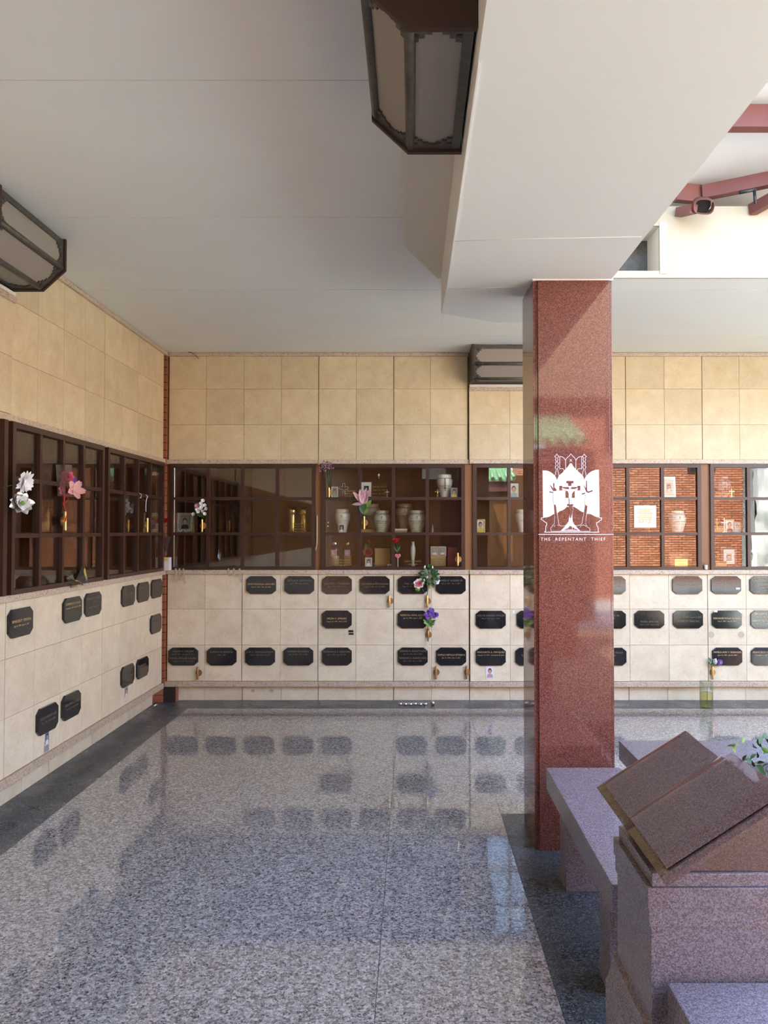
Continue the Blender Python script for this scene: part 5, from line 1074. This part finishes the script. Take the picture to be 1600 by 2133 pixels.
# the book: local frame on its bottom edge, u up the slope, v across (towards the garden end), w off the page
o0 = Vector((-.016, -.148, .748)); uu = Vector((math.cos(A0), 0, math.sin(A0))); ww = Vector((-math.sin(A0), 0, math.cos(A0)))
BH, BW = .318, .63
def bk(u_, v_, w_): return o0 + uu*u_ + Vector((0, v_, 0)) + ww*w_
bke = empty('open_book', (0, 0, 0)); bpy.data.objects.remove(bke)
mb = MB(); prof = [(0, 0), (BW, 0), (BW, .012), (BW-.01, .020), (BW*.53, .012), (BW*.5, .004), (BW*.47, .012), (.01, .020), (0, .012)]
mb.prism([(p[0], p[1]-.014) for p in prof], lambda p, q: bk(q, p[0], p[1]), 0, BH).build('cover', 'bookg', t, bevel=.001)
# front page block: hump at the gutter, long fall to a rolled outer edge; back block: rolled at its far side, falling to the gutter
gut = BW*.502
def front(s): return .010 + (.012 + .024*s**1.4*math.sin(PI/2*min(1, (1-s)/.30)))*min(1, s/.12)**.5
def back(s): return .008 + .034*s**1.3*math.sin(PI/2*min(1, (1-s)/.32))
NU = 34
fp = [(.018 + (gut-.018)*k/NU, front(k/NU)) for k in range(NU+1)] + [(gut, 0.004), (.018, .004)]
bp_ = [(gut + (BW-.018-gut)*k/NU, back(k/NU)) for k in range(NU+1)] + [(BW-.018, .004), (gut, .004)]
for pr in (fp, bp_):
    mb = MB(); n = len(pr); nu = 2; vs = [bk(.022 + (BH-.03)*j/nu, p[0], p[1]) for j in range(nu+1) for p in pr]
    mb.add(vs, [(j*n+i, (j+1)*n+i, (j+1)*n+i+1, j*n+i+1) for j in range(nu) for i in range(n-2)], True)
    mb.add([bk(.022, *p) for p in pr], [tuple(range(n))]); mb.add([bk(BH-.008, *p) for p in pr], [tuple(reversed(range(n)))])
    mb.build('page_block', 'bookg', t)

# ================================================================== GARDEN BED AND SHRUB
bed = struct('trim_2', 'granite kerb and soil of the garden bed beside the benches', 'bed')
MB().box(1.24, 5, 1.3, 3.60, -.08, .02).build('soil', 'soil', bed)
MB().box(1.20, 1.26, 1.3, 3.62, -.05, .10).box(1.26, 5, 3.60, 3.655, -.05, .10).build('kerb', 'conc', bed)
rng = random.Random(11)
sh = thing('garden_shrub', 'dense leafy green garden shrub with fresh pale shoots behind the stone book', 'shrub', (1.60, 3.02, .02))
def crown(k): 
    while True:
        x, y, z = rng.uniform(-1, 1), rng.uniform(-1, 1), rng.uniform(-.2, 1)
        if x**4 + y**4 + z**4 < 1 and x*x+y*y+z*z > .45: return Vector((x*.46, y*.46, .14 + z*.55))
lm = []
for k in range(6):
    l = MB().leaf((0, 0, 0), (0, -.1, 1), (0, -1, .1), .042, .024, .2, .2); l.f += []; lm.append(l.mesh('leaf', M[['green', 'green', 'green', 'green_l', 'green_l', 'green'][k]]))
mst = MB()
for k in range(46):
    p = crown(k); q = Vector((rng.uniform(-.12, .12), rng.uniform(-.12, .12), 0)); mst.tube([q, (q+p)/2 + Vector((0, 0, .05)), p], [.005, .003, .0015], 5)
mst.build('stem', 'stem', sh)
pts = []
for k in range(280):
    p = crown(k); 
    if p.x > .2: p.x = -p.x                         # keep the single leaves on the side that shows
    o = piece('leaf', lm[k % 6], sh, p); o.rotation_euler = (rng.uniform(-1.2, 1.2), rng.uniform(-1.2, 1.2), rng.uniform(0, 6.3)); s = rng.uniform(.65, 1.15); o.scale = (s, s, s)
mb = MB()
for k in range(2600):
    p = crown(k)*rng.uniform(.45, 1.0); p.z += .0; d = Vector((rng.uniform(-1, 1), rng.uniform(-1, 1), rng.uniform(-.5, 1))); mb.leaf(p, d, (rng.uniform(-1, 1), rng.uniform(-1, 1), 1), .036, .020)
tag(mb.build('foliage', 'green', sh), kind='stuff')
for k in range(4):
    c_ = [(3.1, 2.9), (4.4, 2.4), (2.2, 1.6), (8.3, -3.2)][k]
    s2 = thing('garden_shrub', ['rounded green shrub beyond the picture edge, back of the bed', 'rounded green shrub beyond the picture edge, far right of the bed', 'rounded green shrub beyond the picture edge, front of the bed', 'leafy shrub at the foot of the pale carved screen'][k], 'shrub', (c_[0], c_[1], .02))
    for ch_ in sh.children:
        if ch_.name.startswith(('foliage', 'stem')): c2 = ch_.copy(); COL.objects.link(c2); c2.parent = s2; c2.rotation_euler = (0, 0, k+1.3)
